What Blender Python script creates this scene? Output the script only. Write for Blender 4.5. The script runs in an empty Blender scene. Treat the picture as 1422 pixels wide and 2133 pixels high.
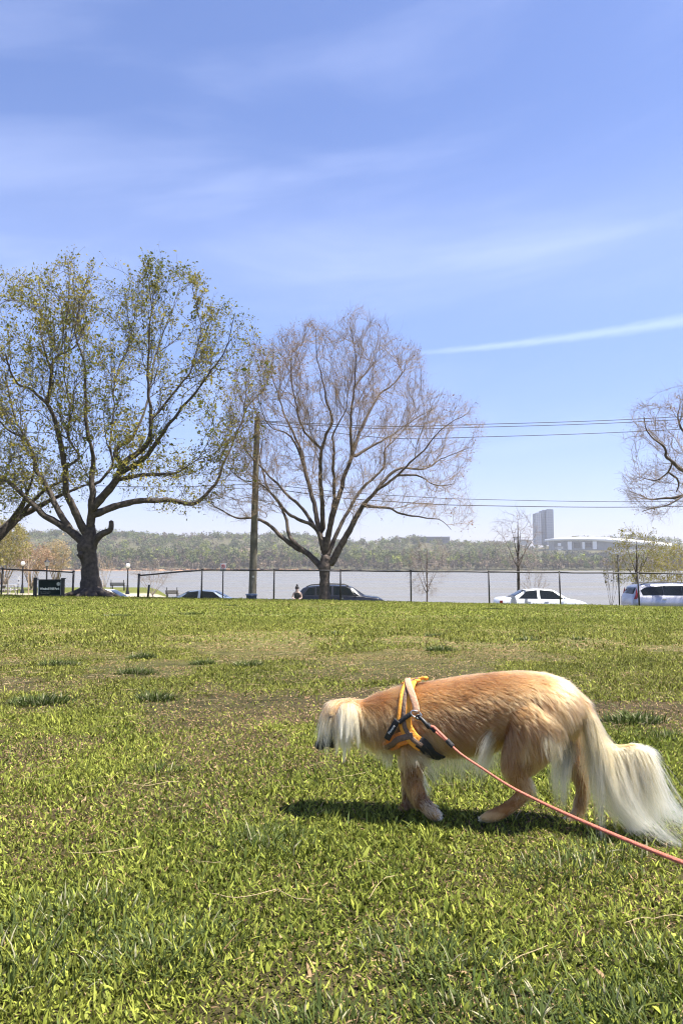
import bpy, bmesh, math, random
import numpy as np
from mathutils import Vector, Matrix, kdtree
from mathutils.bvhtree import BVHTree

random.seed(7)
RNG = np.random.default_rng(7)
SC = bpy.context.scene
COL = SC.collection
R = math.radians

# ------------------------------------------------------------------ camera
F = 1602.0                      # focal length in photo pixels (photo 1422 x 2133)
EYE = 0.72                      # the photographer crouches
TH = math.atan(109.0 / F)       # the phone is tilted slightly up
cam = bpy.data.cameras.new('camera')
cam.sensor_fit = 'VERTICAL'
cam.sensor_height = 36.0
cam.lens = 36.0 * F / 2133.0
cam.clip_start = 0.05
cam.clip_end = 9000
camo = bpy.data.objects.new('camera', cam)
COL.objects.link(camo)
camo.location = (0, 0, EYE)
camo.rotation_euler = (R(90) + TH, 0, 0)
SC.camera = camo

# ------------------------------------------------------------------ sun, sky, exposure
SUN_EL, SUN_AZ = 66.0, 101.0     # azimuth clockwise from +Y (view direction)
sdir = Vector((math.cos(R(SUN_EL)) * math.sin(R(SUN_AZ)), math.cos(R(SUN_EL)) * math.cos(R(SUN_AZ)), math.sin(R(SUN_EL))))
sun = bpy.data.lights.new('sun', 'SUN')
sun.energy = 5.0
sun.angle = R(0.53)
sun.color = (1.0, 0.955, 0.88)
suno = bpy.data.objects.new('sun', sun)
COL.objects.link(suno)
suno.rotation_euler = sdir.to_track_quat('Z', 'Y').to_euler()
suno.location = (30, -10, 60)

SC.view_settings.view_transform = 'Standard'
SC.view_settings.look = 'None'
SC.view_settings.gamma = 1.0
SC.view_settings.use_curve_mapping = False
SC.view_settings.exposure = 1.45
SC.cycles.max_bounces = 8
SC.cycles.diffuse_bounces = 3
SC.cycles.transparent_max_bounces = 8
SC.cycles.volume_bounces = 0
SC.cycles.use_denoising = True
SC.cycles.pixel_filter_type = 'BLACKMAN_HARRIS'
SC.cycles.filter_width = 1.15

world = bpy.data.worlds.new('World')
SC.world = world
world.use_nodes = True
wn, wl = world.node_tree.nodes, world.node_tree.links
wn.clear()
w_out = wn.new('ShaderNodeOutputWorld')
w_bg = wn.new('ShaderNodeBackground')
w_bg.inputs['Strength'].default_value = 0.087
sky = wn.new('ShaderNodeTexSky')
sky.sky_type = 'NISHITA'
sky.sun_disc = False
sky.sun_elevation = R(SUN_EL)
sky.sun_rotation = R(SUN_AZ)
sky.air_density = 1.0
sky.dust_density = 0.7
sky.ozone_density = 1.6
wtc = wn.new('ShaderNodeTexCoord')


def wmath(op, a, b=None, c=None):
    n = wn.new('ShaderNodeMath')
    n.operation = op
    for i, v in enumerate((a, b, c)):
        if v is None:
            continue
        if isinstance(v, (int, float)):
            n.inputs[i].default_value = v
        else:
            wl.new(v, n.inputs[i])
    return n.outputs[0]


def wmix(fac, a, b, mode='MIX'):
    n = wn.new('ShaderNodeMix')
    n.data_type = 'RGBA'
    n.blend_type = mode
    for idx, v in ((0, fac), (6, a), (7, b)):
        if isinstance(v, (int, float)):
            n.inputs[idx].default_value = v
        elif isinstance(v, tuple):
            n.inputs[idx].default_value = v
        else:
            wl.new(v, n.inputs[idx])
    return n.outputs[2]


wsep = wn.new('ShaderNodeSeparateXYZ')
wl.new(wtc.outputs['Generated'], wsep.inputs[0])
# az / elevation coordinates of the direction (sky is infinitely far, so this is the sky's own space)
az = wmath('ARCTAN2', wsep.outputs[0], wsep.outputs[1])
el = wmath('ARCSINE', wsep.outputs[2])
wcomb = wn.new('ShaderNodeCombineXYZ')
wl.new(az, wcomb.inputs[0])
wl.new(wmath('MULTIPLY', wmath('SUBTRACT', el, wmath('MULTIPLY', az, 0.12)), 4.6), wcomb.inputs[1])
wnz = wn.new('ShaderNodeTexNoise')
wnz.inputs['Scale'].default_value = 1.7
wnz.inputs['Detail'].default_value = 7
wnz.inputs['Roughness'].default_value = 0.5
wnz.inputs['Distortion'].default_value = 0.35
wl.new(wcomb.outputs[0], wnz.inputs['Vector'])
wr = wn.new('ShaderNodeMapRange')
wr.interpolation_type = 'SMOOTHSTEP'
wr.inputs['From Min'].default_value = 0.44
wr.inputs['From Max'].default_value = 0.78
wl.new(wnz.outputs['Fac'], wr.inputs['Value'])
# a condensation trail low on the right: a thin band in direction space, wider and brighter at its older end
trail_az0, trail_el0 = 0.1006, 0.2706
trail_slope = 0.047
dist_t = wmath('SUBTRACT', wmath('SUBTRACT', el, trail_el0), wmath('MULTIPLY', wmath('SUBTRACT', az, trail_az0), trail_slope))
along = wmath('SUBTRACT', az, trail_az0)
half = wmath('ADD', 0.0045, wmath('MULTIPLY', wmath('MAXIMUM', along, 0.0), 0.019))
wnz2 = wn.new('ShaderNodeTexNoise')
wnz2.inputs['Scale'].default_value = 38
wnz2.inputs['Detail'].default_value = 5
wl.new(wcomb.outputs[0], wnz2.inputs['Vector'])
wob = wmath('MULTIPLY', wmath('SUBTRACT', wnz2.outputs['Fac'], 0.5), 0.005)
prof = wmath('SUBTRACT', 1.0, wmath('DIVIDE', wmath('ABSOLUTE', wmath('ADD', dist_t, wob)), half))
prof_n = wn.new('ShaderNodeMapRange')
prof_n.interpolation_type = 'SMOOTHSTEP'
wl.new(prof, prof_n.inputs['Value'])
fade_n = wn.new('ShaderNodeMapRange')
fade_n.interpolation_type = 'SMOOTHSTEP'
fade_n.inputs['From Min'].default_value = -0.06
fade_n.inputs['From Max'].default_value = 0.10
wl.new(along, fade_n.inputs['Value'])
trail = wmath('MULTIPLY', wmath('MULTIPLY', prof_n.outputs[0], fade_n.outputs[0]), 0.20)
veil_e = wmath('DIVIDE', wmath('SUBTRACT', el, 0.385), 0.085)
veil = wmath('POWER', 2.718, wmath('MULTIPLY', wmath('MULTIPLY', veil_e, veil_e), -1.0))
cloud = wmath('ADD', wmath('MULTIPLY', wr.outputs[0], 0.20), wmath('MULTIPLY', wmath('MULTIPLY', veil, wnz.outputs['Fac']), 0.24))
tinted = wmix(1.0, sky.outputs[0], (0.725, 0.745, 0.965, 1.0), 'MULTIPLY')
hz_n = wn.new('ShaderNodeMapRange')
hz_n.inputs['From Min'].default_value = 0.0
hz_n.inputs['From Max'].default_value = 0.34
hz_n.interpolation_type = 'SMOOTHSTEP'
wl.new(el, hz_n.inputs['Value'])
low = wmix(hz_n.outputs[0], (0.93, 0.86, 0.93, 1.0), (1.0, 1.0, 1.0, 1.0))
tinted = wmix(1.0, tinted, low, 'MULTIPLY')
c1 = wmix(cloud, tinted, (5.2, 5.7, 7.6, 1.0))
c2 = wmix(trail, c1, (5.9, 6.7, 8.2, 1.0))
wl.new(c2, w_bg.inputs['Color'])
wl.new(w_bg.outputs[0], w_out.inputs['Surface'])


# ------------------------------------------------------------------ helpers
def P(px, py, Y):
    """World point seen at photo pixel (px, py) at distance Y: used to measure sizes and places off the photo."""
    u, v = (px - 711.0) / F, (1066.5 - py) / F
    c, s = math.cos(TH), math.sin(TH)
    t = Y / (c - v * s)
    return np.array((u * t, Y, EYE + (s + v * c) * t))


ORG = {}


def org(o):
    return np.array(ORG.get(o.name, (0, 0, 0)), float) if o is not None else np.zeros(3)


def tag(o, label=None, cat=None, group=None, kind=None):
    if label:
        o['label'] = label
    if cat:
        o['category'] = cat
    if group:
        o['group'] = group
    if kind:
        o['kind'] = kind
    return o


def thing(name, loc, label, cat, group=None):
    o = bpy.data.objects.new(name, None)
    COL.objects.link(o)
    o.location = tuple(loc)
    o.empty_display_size = 0.2
    ORG[o.name] = tuple(loc)
    return tag(o, label, cat, group)


def link_data(name, data, parent=None, loc=None):
    o = bpy.data.objects.new(name, data)
    COL.objects.link(o)
    if parent is not None:
        o.parent = parent
        ORG[o.name] = tuple(org(parent))
    elif loc is not None:
        o.location = tuple(loc)
        ORG[o.name] = tuple(loc)
    return o


def np_mesh(name, verts, faces, mat, parent=None, loc=None, cols=None, smooth=False, fmats=None):
    """faces: list of integer arrays (n,3) / (n,4) / ...; verts in world space."""
    off = org(parent) if parent is not None else (np.array(loc, float) if loc is not None else np.zeros(3))
    v = np.asarray(verts, float) - off
    me = bpy.data.meshes.new(name)
    me.vertices.add(len(v))
    me.vertices.foreach_set('co', v.astype(np.float32).ravel())
    fl = [np.asarray(f, np.int32) for f in faces if len(f)]
    nl = sum(f.size for f in fl)
    me.loops.add(nl)
    me.loops.foreach_set('vertex_index', np.concatenate([f.ravel() for f in fl]))
    npoly = sum(len(f) for f in fl)
    me.polygons.add(npoly)
    sizes = np.concatenate([np.full(len(f), f.shape[1], np.int32) for f in fl])
    starts = np.concatenate(([0], np.cumsum(sizes)[:-1])).astype(np.int32)
    me.polygons.foreach_set('loop_start', starts)
    if smooth:
        me.polygons.foreach_set('use_smooth', np.ones(npoly, bool))
    me.update(calc_edges=True)
    if cols is not None:
        a = me.color_attributes.new('col', 'FLOAT_COLOR', 'POINT')
        c4 = np.ones((len(v), 4), np.float32)
        c4[:, :3] = cols
        a.data.foreach_set('color', c4.ravel())
    me.materials.append(mat)
    return link_data(name, me, parent, loc)


def bm_obj(name, bm, mat, parent=None, loc=None, smooth=False, bevel=0.0):
    """bm in world space"""
    off = org(parent) if parent is not None else (np.array(loc, float) if loc is not None else np.zeros(3))
    if bevel:
        bmesh.ops.bevel(bm, geom=bm.edges[:], offset=bevel, segments=2, affect='EDGES', profile=0.6)
    bmesh.ops.translate(bm, verts=bm.verts, vec=tuple(-off))
    me = bpy.data.meshes.new(name)
    bm.to_mesh(me)
    bm.free()
    if smooth:
        for p in me.polygons:
            p.use_smooth = True
    me.materials.append(mat)
    return link_data(name, me, parent, loc)


def box(bm, c, s, rot=None):
    m = Matrix.Translation(tuple(c))
    if rot is not None:
        m = m @ rot
    m = m @ Matrix.Diagonal((s[0], s[1], s[2], 1))
    return bmesh.ops.create_cube(bm, size=1.0, matrix=m)['verts']


def cyl(bm, p0, p1, r0, r1=None, n=10):
    p0, p1 = Vector(tuple(p0)), Vector(tuple(p1))
    d = p1 - p0
    q = d.to_track_quat('Z', 'Y').to_matrix().to_4x4()
    m = Matrix.Translation((p0 + p1) / 2) @ q
    return bmesh.ops.create_cone(bm, cap_ends=True, segments=n, radius1=r0, radius2=r0 if r1 is None else r1, depth=d.length, matrix=m)['verts']


def ball(bm, c, r, scale=(1, 1, 1), seg=12):
    m = Matrix.Translation(tuple(c)) @ Matrix.Diagonal((scale[0], scale[1], scale[2], 1))
    return bmesh.ops.create_uvsphere(bm, u_segments=seg, v_segments=max(6, seg * 2 // 3), radius=r, matrix=m)['verts']


def tube_arrays(pts, rad, n=8, base=0, squash=None):
    """ring tube through pts (k,3) with radii (k,), parallel transported; returns verts, quads, cap tris"""
    pts = np.asarray(pts, float)
    rad = np.asarray(rad, float)
    k = len(pts)
    tan = np.gradient(pts, axis=0)
    tan /= np.linalg.norm(tan, axis=1)[:, None] + 1e-12
    ref = np.array((0, 1.0, 0)) if abs(tan[0][1]) < 0.9 else np.array((1.0, 0, 0))
    V = []
    ang = np.linspace(0, 2 * math.pi, n, endpoint=False)
    u = ref - tan[0] * ref.dot(tan[0])
    u /= np.linalg.norm(u)
    for i in range(k):
        u = u - tan[i] * u.dot(tan[i])
        u /= np.linalg.norm(u) + 1e-12
        w = np.cross(tan[i], u)
        V.append(pts[i] + rad[i] * (np.cos(ang)[:, None] * u + np.sin(ang)[:, None] * w))
    V = np.concatenate(V)
    i = np.arange(k - 1)[:, None] * n
    j = np.arange(n)[None, :]
    j2 = (j + 1) % n
    q = np.stack([i + j, i + j2, i + n + j2, i + n + j], -1).reshape(-1, 4)
    V = np.concatenate([V, pts[:1] - tan[:1] * rad[0] * 0.4, pts[-1:] + tan[-1:] * rad[-1] * 0.6])
    jj = np.arange(n)
    t0 = np.stack([np.full(n, k * n), (jj + 1) % n, jj], -1)
    e = (k - 1) * n
    t1 = np.stack([np.full(n, k * n + 1), e + jj, e + (jj + 1) % n], -1)
    return V, q + base, np.concatenate([t0, t1]) + base


class Acc:
    def __init__(s):
        s.v, s.q, s.t, s.c, s.n = [], [], [], [], 0

    def tube(s, pts, rad, n=8, col=None):
        V, q, t = tube_arrays(pts, rad, n, s.n)
        s.v.append(V)
        s.q.append(q)
        s.t.append(t)
        s.n += len(V)
        if col is not None:
            s.c.append(np.tile(np.asarray(col, float), (len(V), 1)))

    def add(s, V, q=None, t=None, c=None):
        if q is not None:
            s.q.append(np.asarray(q) + s.n)
        if t is not None:
            s.t.append(np.asarray(t) + s.n)
        s.v.append(V)
        s.n += len(V)
        if c is not None:
            s.c.append(c)

    def build(s, name, mat, parent=None, loc=None, smooth=False):
        fs = []
        if s.q:
            fs.append(np.concatenate(s.q))
        if s.t:
            fs.append(np.concatenate(s.t))
        return np_mesh(name, np.concatenate(s.v), fs, mat, parent, loc, np.concatenate(s.c) if s.c else None, smooth)


def catmull(pts, step):
    pts = np.asarray(pts, float)
    out = []
    k = len(pts)
    for i in range(k - 1):
        p0, p1, p2, p3 = pts[max(i - 1, 0)], pts[i], pts[i + 1], pts[min(i + 2, k - 1)]
        n = max(1, int(round(np.linalg.norm((p2 - p1)[:3]) / step)))
        for j in range(n):
            t = j / n
            out.append(0.5 * ((2 * p1) + (-p0 + p2) * t + (2 * p0 - 5 * p1 + 4 * p2 - p3) * t * t + (-p0 + 3 * p1 - 3 * p2 + p3) * t ** 3))
    out.append(pts[-1])
    return np.array(out)


# value noise on numpy arrays
_perm = RNG.random((256, 256))


def vnoise(x, y):
    xi, yi = np.floor(x).astype(int), np.floor(y).astype(int)
    fx, fy = x - xi, y - yi
    fx, fy = fx * fx * (3 - 2 * fx), fy * fy * (3 - 2 * fy)
    g = lambda a, b: _perm[a % 256, b % 256]
    return (g(xi, yi) * (1 - fx) + g(xi + 1, yi) * fx) * (1 - fy) + (g(xi, yi + 1) * (1 - fx) + g(xi + 1, yi + 1) * fx) * fy


def fbm(x, y, o=4):
    s, a, t = 0, 1.0, 0
    for i in range(o):
        s = s + a * vnoise(x * 2 ** i + 17.3 * i, y * 2 ** i + 5.1 * i)
        t += a
        a *= 0.5
    return s / t


def sstep(a, b, x):
    t = np.clip((x - a) / (b - a), 0, 1)
    return t * t * (3 - 2 * t)


# ------------------------------------------------------------------ materials
def new_mat(name):
    m = bpy.data.materials.new(name)
    m.use_nodes = True
    nt = m.node_tree
    b = nt.nodes['Principled BSDF']
    return m, nt, b


def pmat(name, col, rough=0.6, metal=0.0, spec=None, noise=None, bump=0.0, nscale=8.0, coat=0.0, detail=5):
    """noise: second colour mixed in by a noise texture in object space"""
    m, nt, b = new_mat(name)
    b.inputs['Roughness'].default_value = rough
    b.inputs['Metallic'].default_value = metal
    if spec is not None:
        b.inputs['Specular IOR Level'].default_value = spec
    if coat:
        b.inputs['Coat Weight'].default_value = coat
    b.inputs['Base Color'].default_value = (*col, 1)
    if noise is not None or bump:
        tc = nt.nodes.new('ShaderNodeTexCoord')
        nz = nt.nodes.new('ShaderNodeTexNoise')
        nz.inputs['Scale'].default_value = nscale
        nz.inputs['Detail'].default_value = detail
        nt.links.new(tc.outputs['Object'], nz.inputs['Vector'])
        if noise is not None:
            rp = nt.nodes.new('ShaderNodeValToRGB')
            rp.color_ramp.elements[0].position = 0.35
            rp.color_ramp.elements[1].position = 0.66
            rp.color_ramp.elements[0].color = (*col, 1)
            rp.color_ramp.elements[1].color = (*noise, 1)
            nt.links.new(nz.outputs['Fac'], rp.inputs[0])
            nt.links.new(rp.outputs[0], b.inputs['Base Color'])
        if bump:
            bp = nt.nodes.new('ShaderNodeBump')
            bp.inputs['Strength'].default_value = bump
            bp.inputs['Distance'].default_value = 0.04
            nt.links.new(nz.outputs['Fac'], bp.inputs['Height'])
            nt.links.new(bp.outputs[0], b.inputs['Normal'])
    return m


def attr_mat(name, rough=0.6, transl=0.0, spec=0.3, nscale=None, namt=0.3):
    """colour from the 'col' attribute (each leaf's / blade's own colour), optional light passing through leaves"""
    m, nt, b = new_mat(name)
    at = nt.nodes.new('ShaderNodeAttribute')
    at.attribute_name = 'col'
    src = at.outputs['Color']
    if nscale:
        tc = nt.nodes.new('ShaderNodeTexCoord')
        nz = nt.nodes.new('ShaderNodeTexNoise')
        nz.inputs['Scale'].default_value = nscale
        nz.inputs['Detail'].default_value = 6
        nt.links.new(tc.outputs['Object'], nz.inputs['Vector'])
        mr = nt.nodes.new('ShaderNodeMapRange')
        mr.inputs['From Min'].default_value = 0.3
        mr.inputs['From Max'].default_value = 0.7
        mr.inputs['To Min'].default_value = 1 - namt
        mr.inputs['To Max'].default_value = 1 + namt
        nt.links.new(nz.outputs['Fac'], mr.inputs['Value'])
        mx = nt.nodes.new('ShaderNodeVectorMath')
        mx.operation = 'SCALE'
        nt.links.new(src, mx.inputs[0])
        nt.links.new(mr.outputs[0], mx.inputs['Scale'])
        src = mx.outputs[0]
    nt.links.new(src, b.inputs['Base Color'])
    b.inputs['Roughness'].default_value = rough
    b.inputs['Specular IOR Level'].default_value = spec
    if transl:
        tr = nt.nodes.new('ShaderNodeBsdfTranslucent')
        nt.links.new(src, tr.inputs['Color'])
        mix = nt.nodes.new('ShaderNodeMixShader')
        mix.inputs[0].default_value = transl
        nt.links.new(b.outputs[0], mix.inputs[1])
        nt.links.new(tr.outputs[0], mix.inputs[2])
        nt.links.new(mix.outputs[0], nt.nodes['Material Output'].inputs['Surface'])
    return m


M_black = pmat('black_paint', (0.012, 0.012, 0.013), 0.45)
M_dkmetal = pmat('dark_metal', (0.018, 0.016, 0.016), 0.55, noise=(0.035, 0.03, 0.028), nscale=6)
M_rubber = pmat('rubber', (0.015, 0.015, 0.015), 0.85)
M_steel = pmat('steel', (0.6, 0.6, 0.6), 0.28, 1.0)
M_glass = pmat('car_glass', (0.008, 0.011, 0.012), 0.08, 0.0, spec=0.35)
M_white = pmat('white_paint', (0.78, 0.78, 0.76), 0.5)
M_bark = pmat('bark', (0.05, 0.038, 0.030), 0.9, noise=(0.13, 0.10, 0.078), bump=0.9, nscale=5.5, detail=8)
M_barkdark = pmat('dark_bark', (0.038, 0.030, 0.025), 0.9, noise=(0.10, 0.078, 0.06), bump=0.8, nscale=7, detail=8)
M_twig = pmat('twig_bark', (0.26, 0.19, 0.125), 0.9)
M_twigdark = pmat('dark_twig_bark', (0.075, 0.06, 0.045), 0.9)
M_leaf = attr_mat('leaf', 0.6, 0.45, 0.2)
# ------------------------------------------------------------------ terrain
def field_z(x, Y):
    d = np.clip(Y - 2.2, 0, None)
    x = np.clip(x, -40, 40)
    return -0.0275 * d - 0.00058 * x * d


def shore_y(x):
    return 1078 + 22 * (fbm(x * 0.006 + 3, x * 0 + 0.5, 3) - 0.5)


def H(x, Y, bumps=True):
    x = np.asarray(x, float)
    Y = np.asarray(Y, float)
    zf = field_z(x, np.minimum(Y, 33.5))
    if bumps:
        zf = zf + 0.05 * (fbm(x * 0.45 + 40, Y * 0.45 + 9, 3) - 0.5) * sstep(2.6, 5, Y) + 0.012 * (fbm(x * 3 + 7, Y * 3 + 3, 2) - 0.5)
    z = zf + (-2.05 - zf) * sstep(33.6, 37.2, Y)
    # beyond the road: a low park lawn on the left, the river bank on the right
    left = sstep(-9.0, -15.0, x * 60 / np.maximum(Y, 60))
    zl = -2.05 + 0.45 * sstep(46, 58, Y) - 6.9 * sstep(78, 112, Y)
    zr = -2.05 - 6.6 * sstep(47, 92, Y)
    z = np.where(Y > 45, zl * left + zr * (1 - left), z)
    # far bank and the hills behind it
    px = 711 + x / np.maximum(Y, 1) * F
    ridge = np.interp(px, [-300, 0, 300, 640, 740, 1000, 1100, 1200, 1320, 1422, 1800], [56, 58, 57, 56, 42, 38, 46, 58, 60, 50, 40])
    shore = shore_y(x)
    rm = sstep(1030, 1110, px)
    far = -9.5 + 4.2 * sstep(shore - 14, shore + 16, Y) + (ridge + 5.3) * sstep(shore + 50 + 480 * rm, 1720 + 190 * rm, Y) + 30 * (fbm(x * 0.006, Y * 0.006, 3) - 0.5) * sstep(shore + 60, 1500, Y)
    return np.where(Y > 600, far, z)


ys = np.concatenate([np.linspace(-60, 0, 8), np.arange(0.4, 6, 0.12), np.arange(6, 33, 0.45), np.arange(33, 38, 0.25), np.arange(38, 125, 2.0),
                     np.linspace(130, 1040, 20), np.arange(1046, 1130, 4), np.arange(1140, 1800, 30), np.array([1900, 2200, 2800, 3900])])
us = np.concatenate([np.linspace(-3.2, -0.75, 12), np.linspace(-0.72, 0.72, 150), np.linspace(0.75, 3.2, 12)])
UU, YY = np.meshgrid(us, ys)
XX = np.clip(UU * np.maximum(np.abs(YY), 8), -2500, 2500)
ZZ = H(XX, YY)
g = fbm(XX * 0.8, YY * 0.8, 3)[..., None]
soil = np.array((0.052, 0.034, 0.019)) * (1 - g) + np.array((0.030, 0.033, 0.011)) * g
grs = np.array((0.14, 0.135, 0.035)) * (1 - g) + np.array((0.095, 0.12, 0.026)) * g
c = soil + (grs - soil) * sstep(4, 13, YY)[..., None]
pathm = (sstep(48, 52, YY) * sstep(64, 60, YY))[..., None]
c = np.where((YY > 45)[..., None], grs * 0.85, c)
c = c * (1 - pathm * 0.85) + np.array((0.42, 0.37, 0.29)) * pathm * 0.85
wood = np.array((0.085, 0.07, 0.045)) * (1 - g) + np.array((0.075, 0.08, 0.035)) * g
c = np.where((YY > 600)[..., None], wood, c)
pxs = 711 + XX / np.maximum(YY, 1) * F
sand = ((YY > 1040) & (YY < 1112) & (ZZ > -8.6) & (ZZ < -5.4))[..., None] * sstep(800, 500, pxs)[..., None]
c = c * (1 - sand) + np.array((0.36, 0.21, 0.13)) * sand
nr, nc_ = XX.shape
vi = np.arange(nr * nc_).reshape(nr, nc_)
quads = np.stack([vi[:-1, :-1], vi[:-1, 1:], vi[1:, 1:], vi[1:, :-1]], -1).reshape(-1, 4)
M_ground = attr_mat('earth', 0.95, 0.0, 0.1, nscale=9.0, namt=0.45)
gr = np_mesh('ground', np.stack([XX, YY, ZZ], -1).reshape(-1, 3), [quads], M_ground, cols=c.reshape(-1, 3), smooth=True)
tag(gr, kind='structure')

# road between the field and the river, below the crest: asphalt sheet with kerb
bm = bmesh.new()
box(bm, (0, 40.8, -2.04), (240, 7.4, 0.03))
road = bm_obj('road', bm, pmat('asphalt', (0.05, 0.05, 0.052), 0.9, noise=(0.075, 0.073, 0.07), nscale=3))
tag(road, kind='structure')
bm = bmesh.new()
box(bm, (0, 37.0, -2.02), (240, 0.16, 0.2))
box(bm, (0, 44.6, -2.02), (240, 0.16, 0.2))
kerb = bm_obj('kerb', bm, pmat('concrete', (0.38, 0.36, 0.33), 0.85, noise=(0.3, 0.29, 0.27), nscale=4))
tag(kerb, kind='structure')

# river
mw, nt, b = new_mat('river_water')
b.inputs['Base Color'].default_value = (0.165, 0.150, 0.115, 1)
b.inputs['Roughness'].default_value = 0.3
b.inputs['IOR'].default_value = 1.333
tc = nt.nodes.new('ShaderNodeTexCoord')
mp = nt.nodes.new('ShaderNodeMapping')
mp.inputs['Scale'].default_value = (0.35, 1.0, 1.0)
nt.links.new(tc.outputs['Object'], mp.inputs['Vector'])
n1 = nt.nodes.new('ShaderNodeTexNoise')
n1.inputs['Scale'].default_value = 0.55
n1.inputs['Detail'].default_value = 6
nt.links.new(mp.outputs[0], n1.inputs['Vector'])
bp = nt.nodes.new('ShaderNodeBump')
bp.inputs['Strength'].default_value = 0.75
bp.inputs['Distance'].default_value = 0.6
nt.links.new(n1.outputs['Fac'], bp.inputs['Height'])
nt.links.new(bp.outputs[0], b.inputs['Normal'])
mp2 = nt.nodes.new('ShaderNodeMapping')
mp2.inputs['Scale'].default_value = (0.006, 0.03, 1.0)
nt.links.new(tc.outputs['Object'], mp2.inputs['Vector'])
n2 = nt.nodes.new('ShaderNodeTexNoise')
n2.inputs['Scale'].default_value = 1.0
n2.inputs['Detail'].default_value = 5
nt.links.new(mp2.outputs[0], n2.inputs['Vector'])
mr = nt.nodes.new('ShaderNodeMapRange')
mr.inputs['From Min'].default_value = 0.35
mr.inputs['From Max'].default_value = 0.65
mr.inputs['To Min'].default_value = 0.2
mr.inputs['To Max'].default_value = 0.4
nt.links.new(n2.outputs['Fac'], mr.inputs['Value'])
nt.links.new(mr.outputs[0], b.inputs['Roughness'])
mr2 = nt.nodes.new('ShaderNodeMapRange')
mr2.inputs['From Min'].default_value = 0.3
mr2.inputs['From Max'].default_value = 0.7
mr2.inputs['To Min'].default_value = 0.55
mr2.inputs['To Max'].default_value = 0.9
nt.links.new(n2.outputs['Fac'], mr2.inputs['Value'])
nt.links.new(mr2.outputs[0], bp.inputs['Strength'])
wy = np.array([70, 140, 300, 600, 900, 1150])
wx = np.linspace(-2500, 2500, 13)
WX, WY = np.meshgrid(wx, wy)
vi = np.arange(WX.size).reshape(WX.shape)
q = np.stack([vi[:-1, :-1], vi[:-1, 1:], vi[1:, 1:], vi[1:, :-1]], -1).reshape(-1, 4)
wat = np_mesh('river', np.stack([WX, WY, np.full(WX.shape, -8.0)], -1).reshape(-1, 3), [q], mw)
tag(wat, kind='structure')

# ------------------------------------------------------------------ grass
M_grass = attr_mat('grass_blades', 0.65, 0.24, 0.14)


def scatter(n, y0, y1, spread=0.60):
    """points with Y in y0..y1, area-uniform in the wedge the field fills in front of the camera"""
    Y = np.sqrt(RNG.random(n) * (y1 ** 2 - y0 ** 2) + y0 ** 2)
    X = (RNG.random(n) * 2 - 1) * (Y * spread + 0.12)
    return X, Y


def blades(X, Y, L, W, tilt, cols, bend=0.5, az=None, seg=2, zoff=-0.004):
    n = len(X)
    if az is None:
        az = RNG.random(n) * 2 * math.pi
    z = H(X, Y) + zoff
    d = np.stack([np.cos(az), np.sin(az)], -1)
    s = np.stack([-np.sin(az), np.cos(az)], -1)
    rows = []
    base = np.stack([X, Y, z], -1)
    ts = np.linspace(0, 1, seg + 1)
    a = tilt.copy()
    pos = base.copy()
    tw = (RNG.random(n) - 0.5) * 1.6
    V = np.zeros((n, 2 * seg + 1, 3))
    prof = {2: [0.45, 1.0], 3: [0.5, 1.0, 0.72]}[seg]
    for i in range(seg + 1):
        if i < seg:
            w = (W * prof[i] * 0.5)[:, None]
            side = np.concatenate([s * np.cos(tw)[:, None], np.sin(tw)[:, None]], -1)
            V[:, 2 * i] = pos - side * w
            V[:, 2 * i + 1] = pos + side * w
            st = (L / seg)[:, None]
            step = np.concatenate([d * np.sin(a)[:, None], np.cos(a)[:, None]], -1)
            pos = pos + step * st
            a = a + bend * (0.4 + RNG.random(n)) / seg
        else:
            V[:, 2 * seg] = pos
    k = 2 * seg + 1
    b0 = np.arange(n)[:, None] * k
    q = np.concatenate([b0 + np.array([2 * i, 2 * i + 1, 2 * i + 3, 2 * i + 2]) for i in range(seg - 1)])
    t = b0 + np.array([2 * seg - 2, 2 * seg - 1, 2 * seg])
    return V.reshape(-1, 3), q, t, np.repeat(cols, k, axis=0)


def mixc(a, b, t):
    return np.asarray(a) * (1 - t[:, None]) + np.asarray(b) * t[:, None]


def dry_mask(X, Y):
    """where the turf is worn: patchy, and mostly 3.5 to 8 m out"""
    n = fbm(X * 1.3 + 11, Y * 0.95 + 4, 4)
    zone = sstep(2.2, 4.2, Y) * sstep(14, 7, Y)
    return sstep(0.54 - 0.15 * zone, 0.68 - 0.10 * zone, n) * (0.45 + 0.55 * zone)


def tuft_mask(X, Y):
    n = fbm(X * 1.7 + 3.7, Y * 1.5 + 21, 3)
    return sstep(0.60, 0.70, n)


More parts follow.
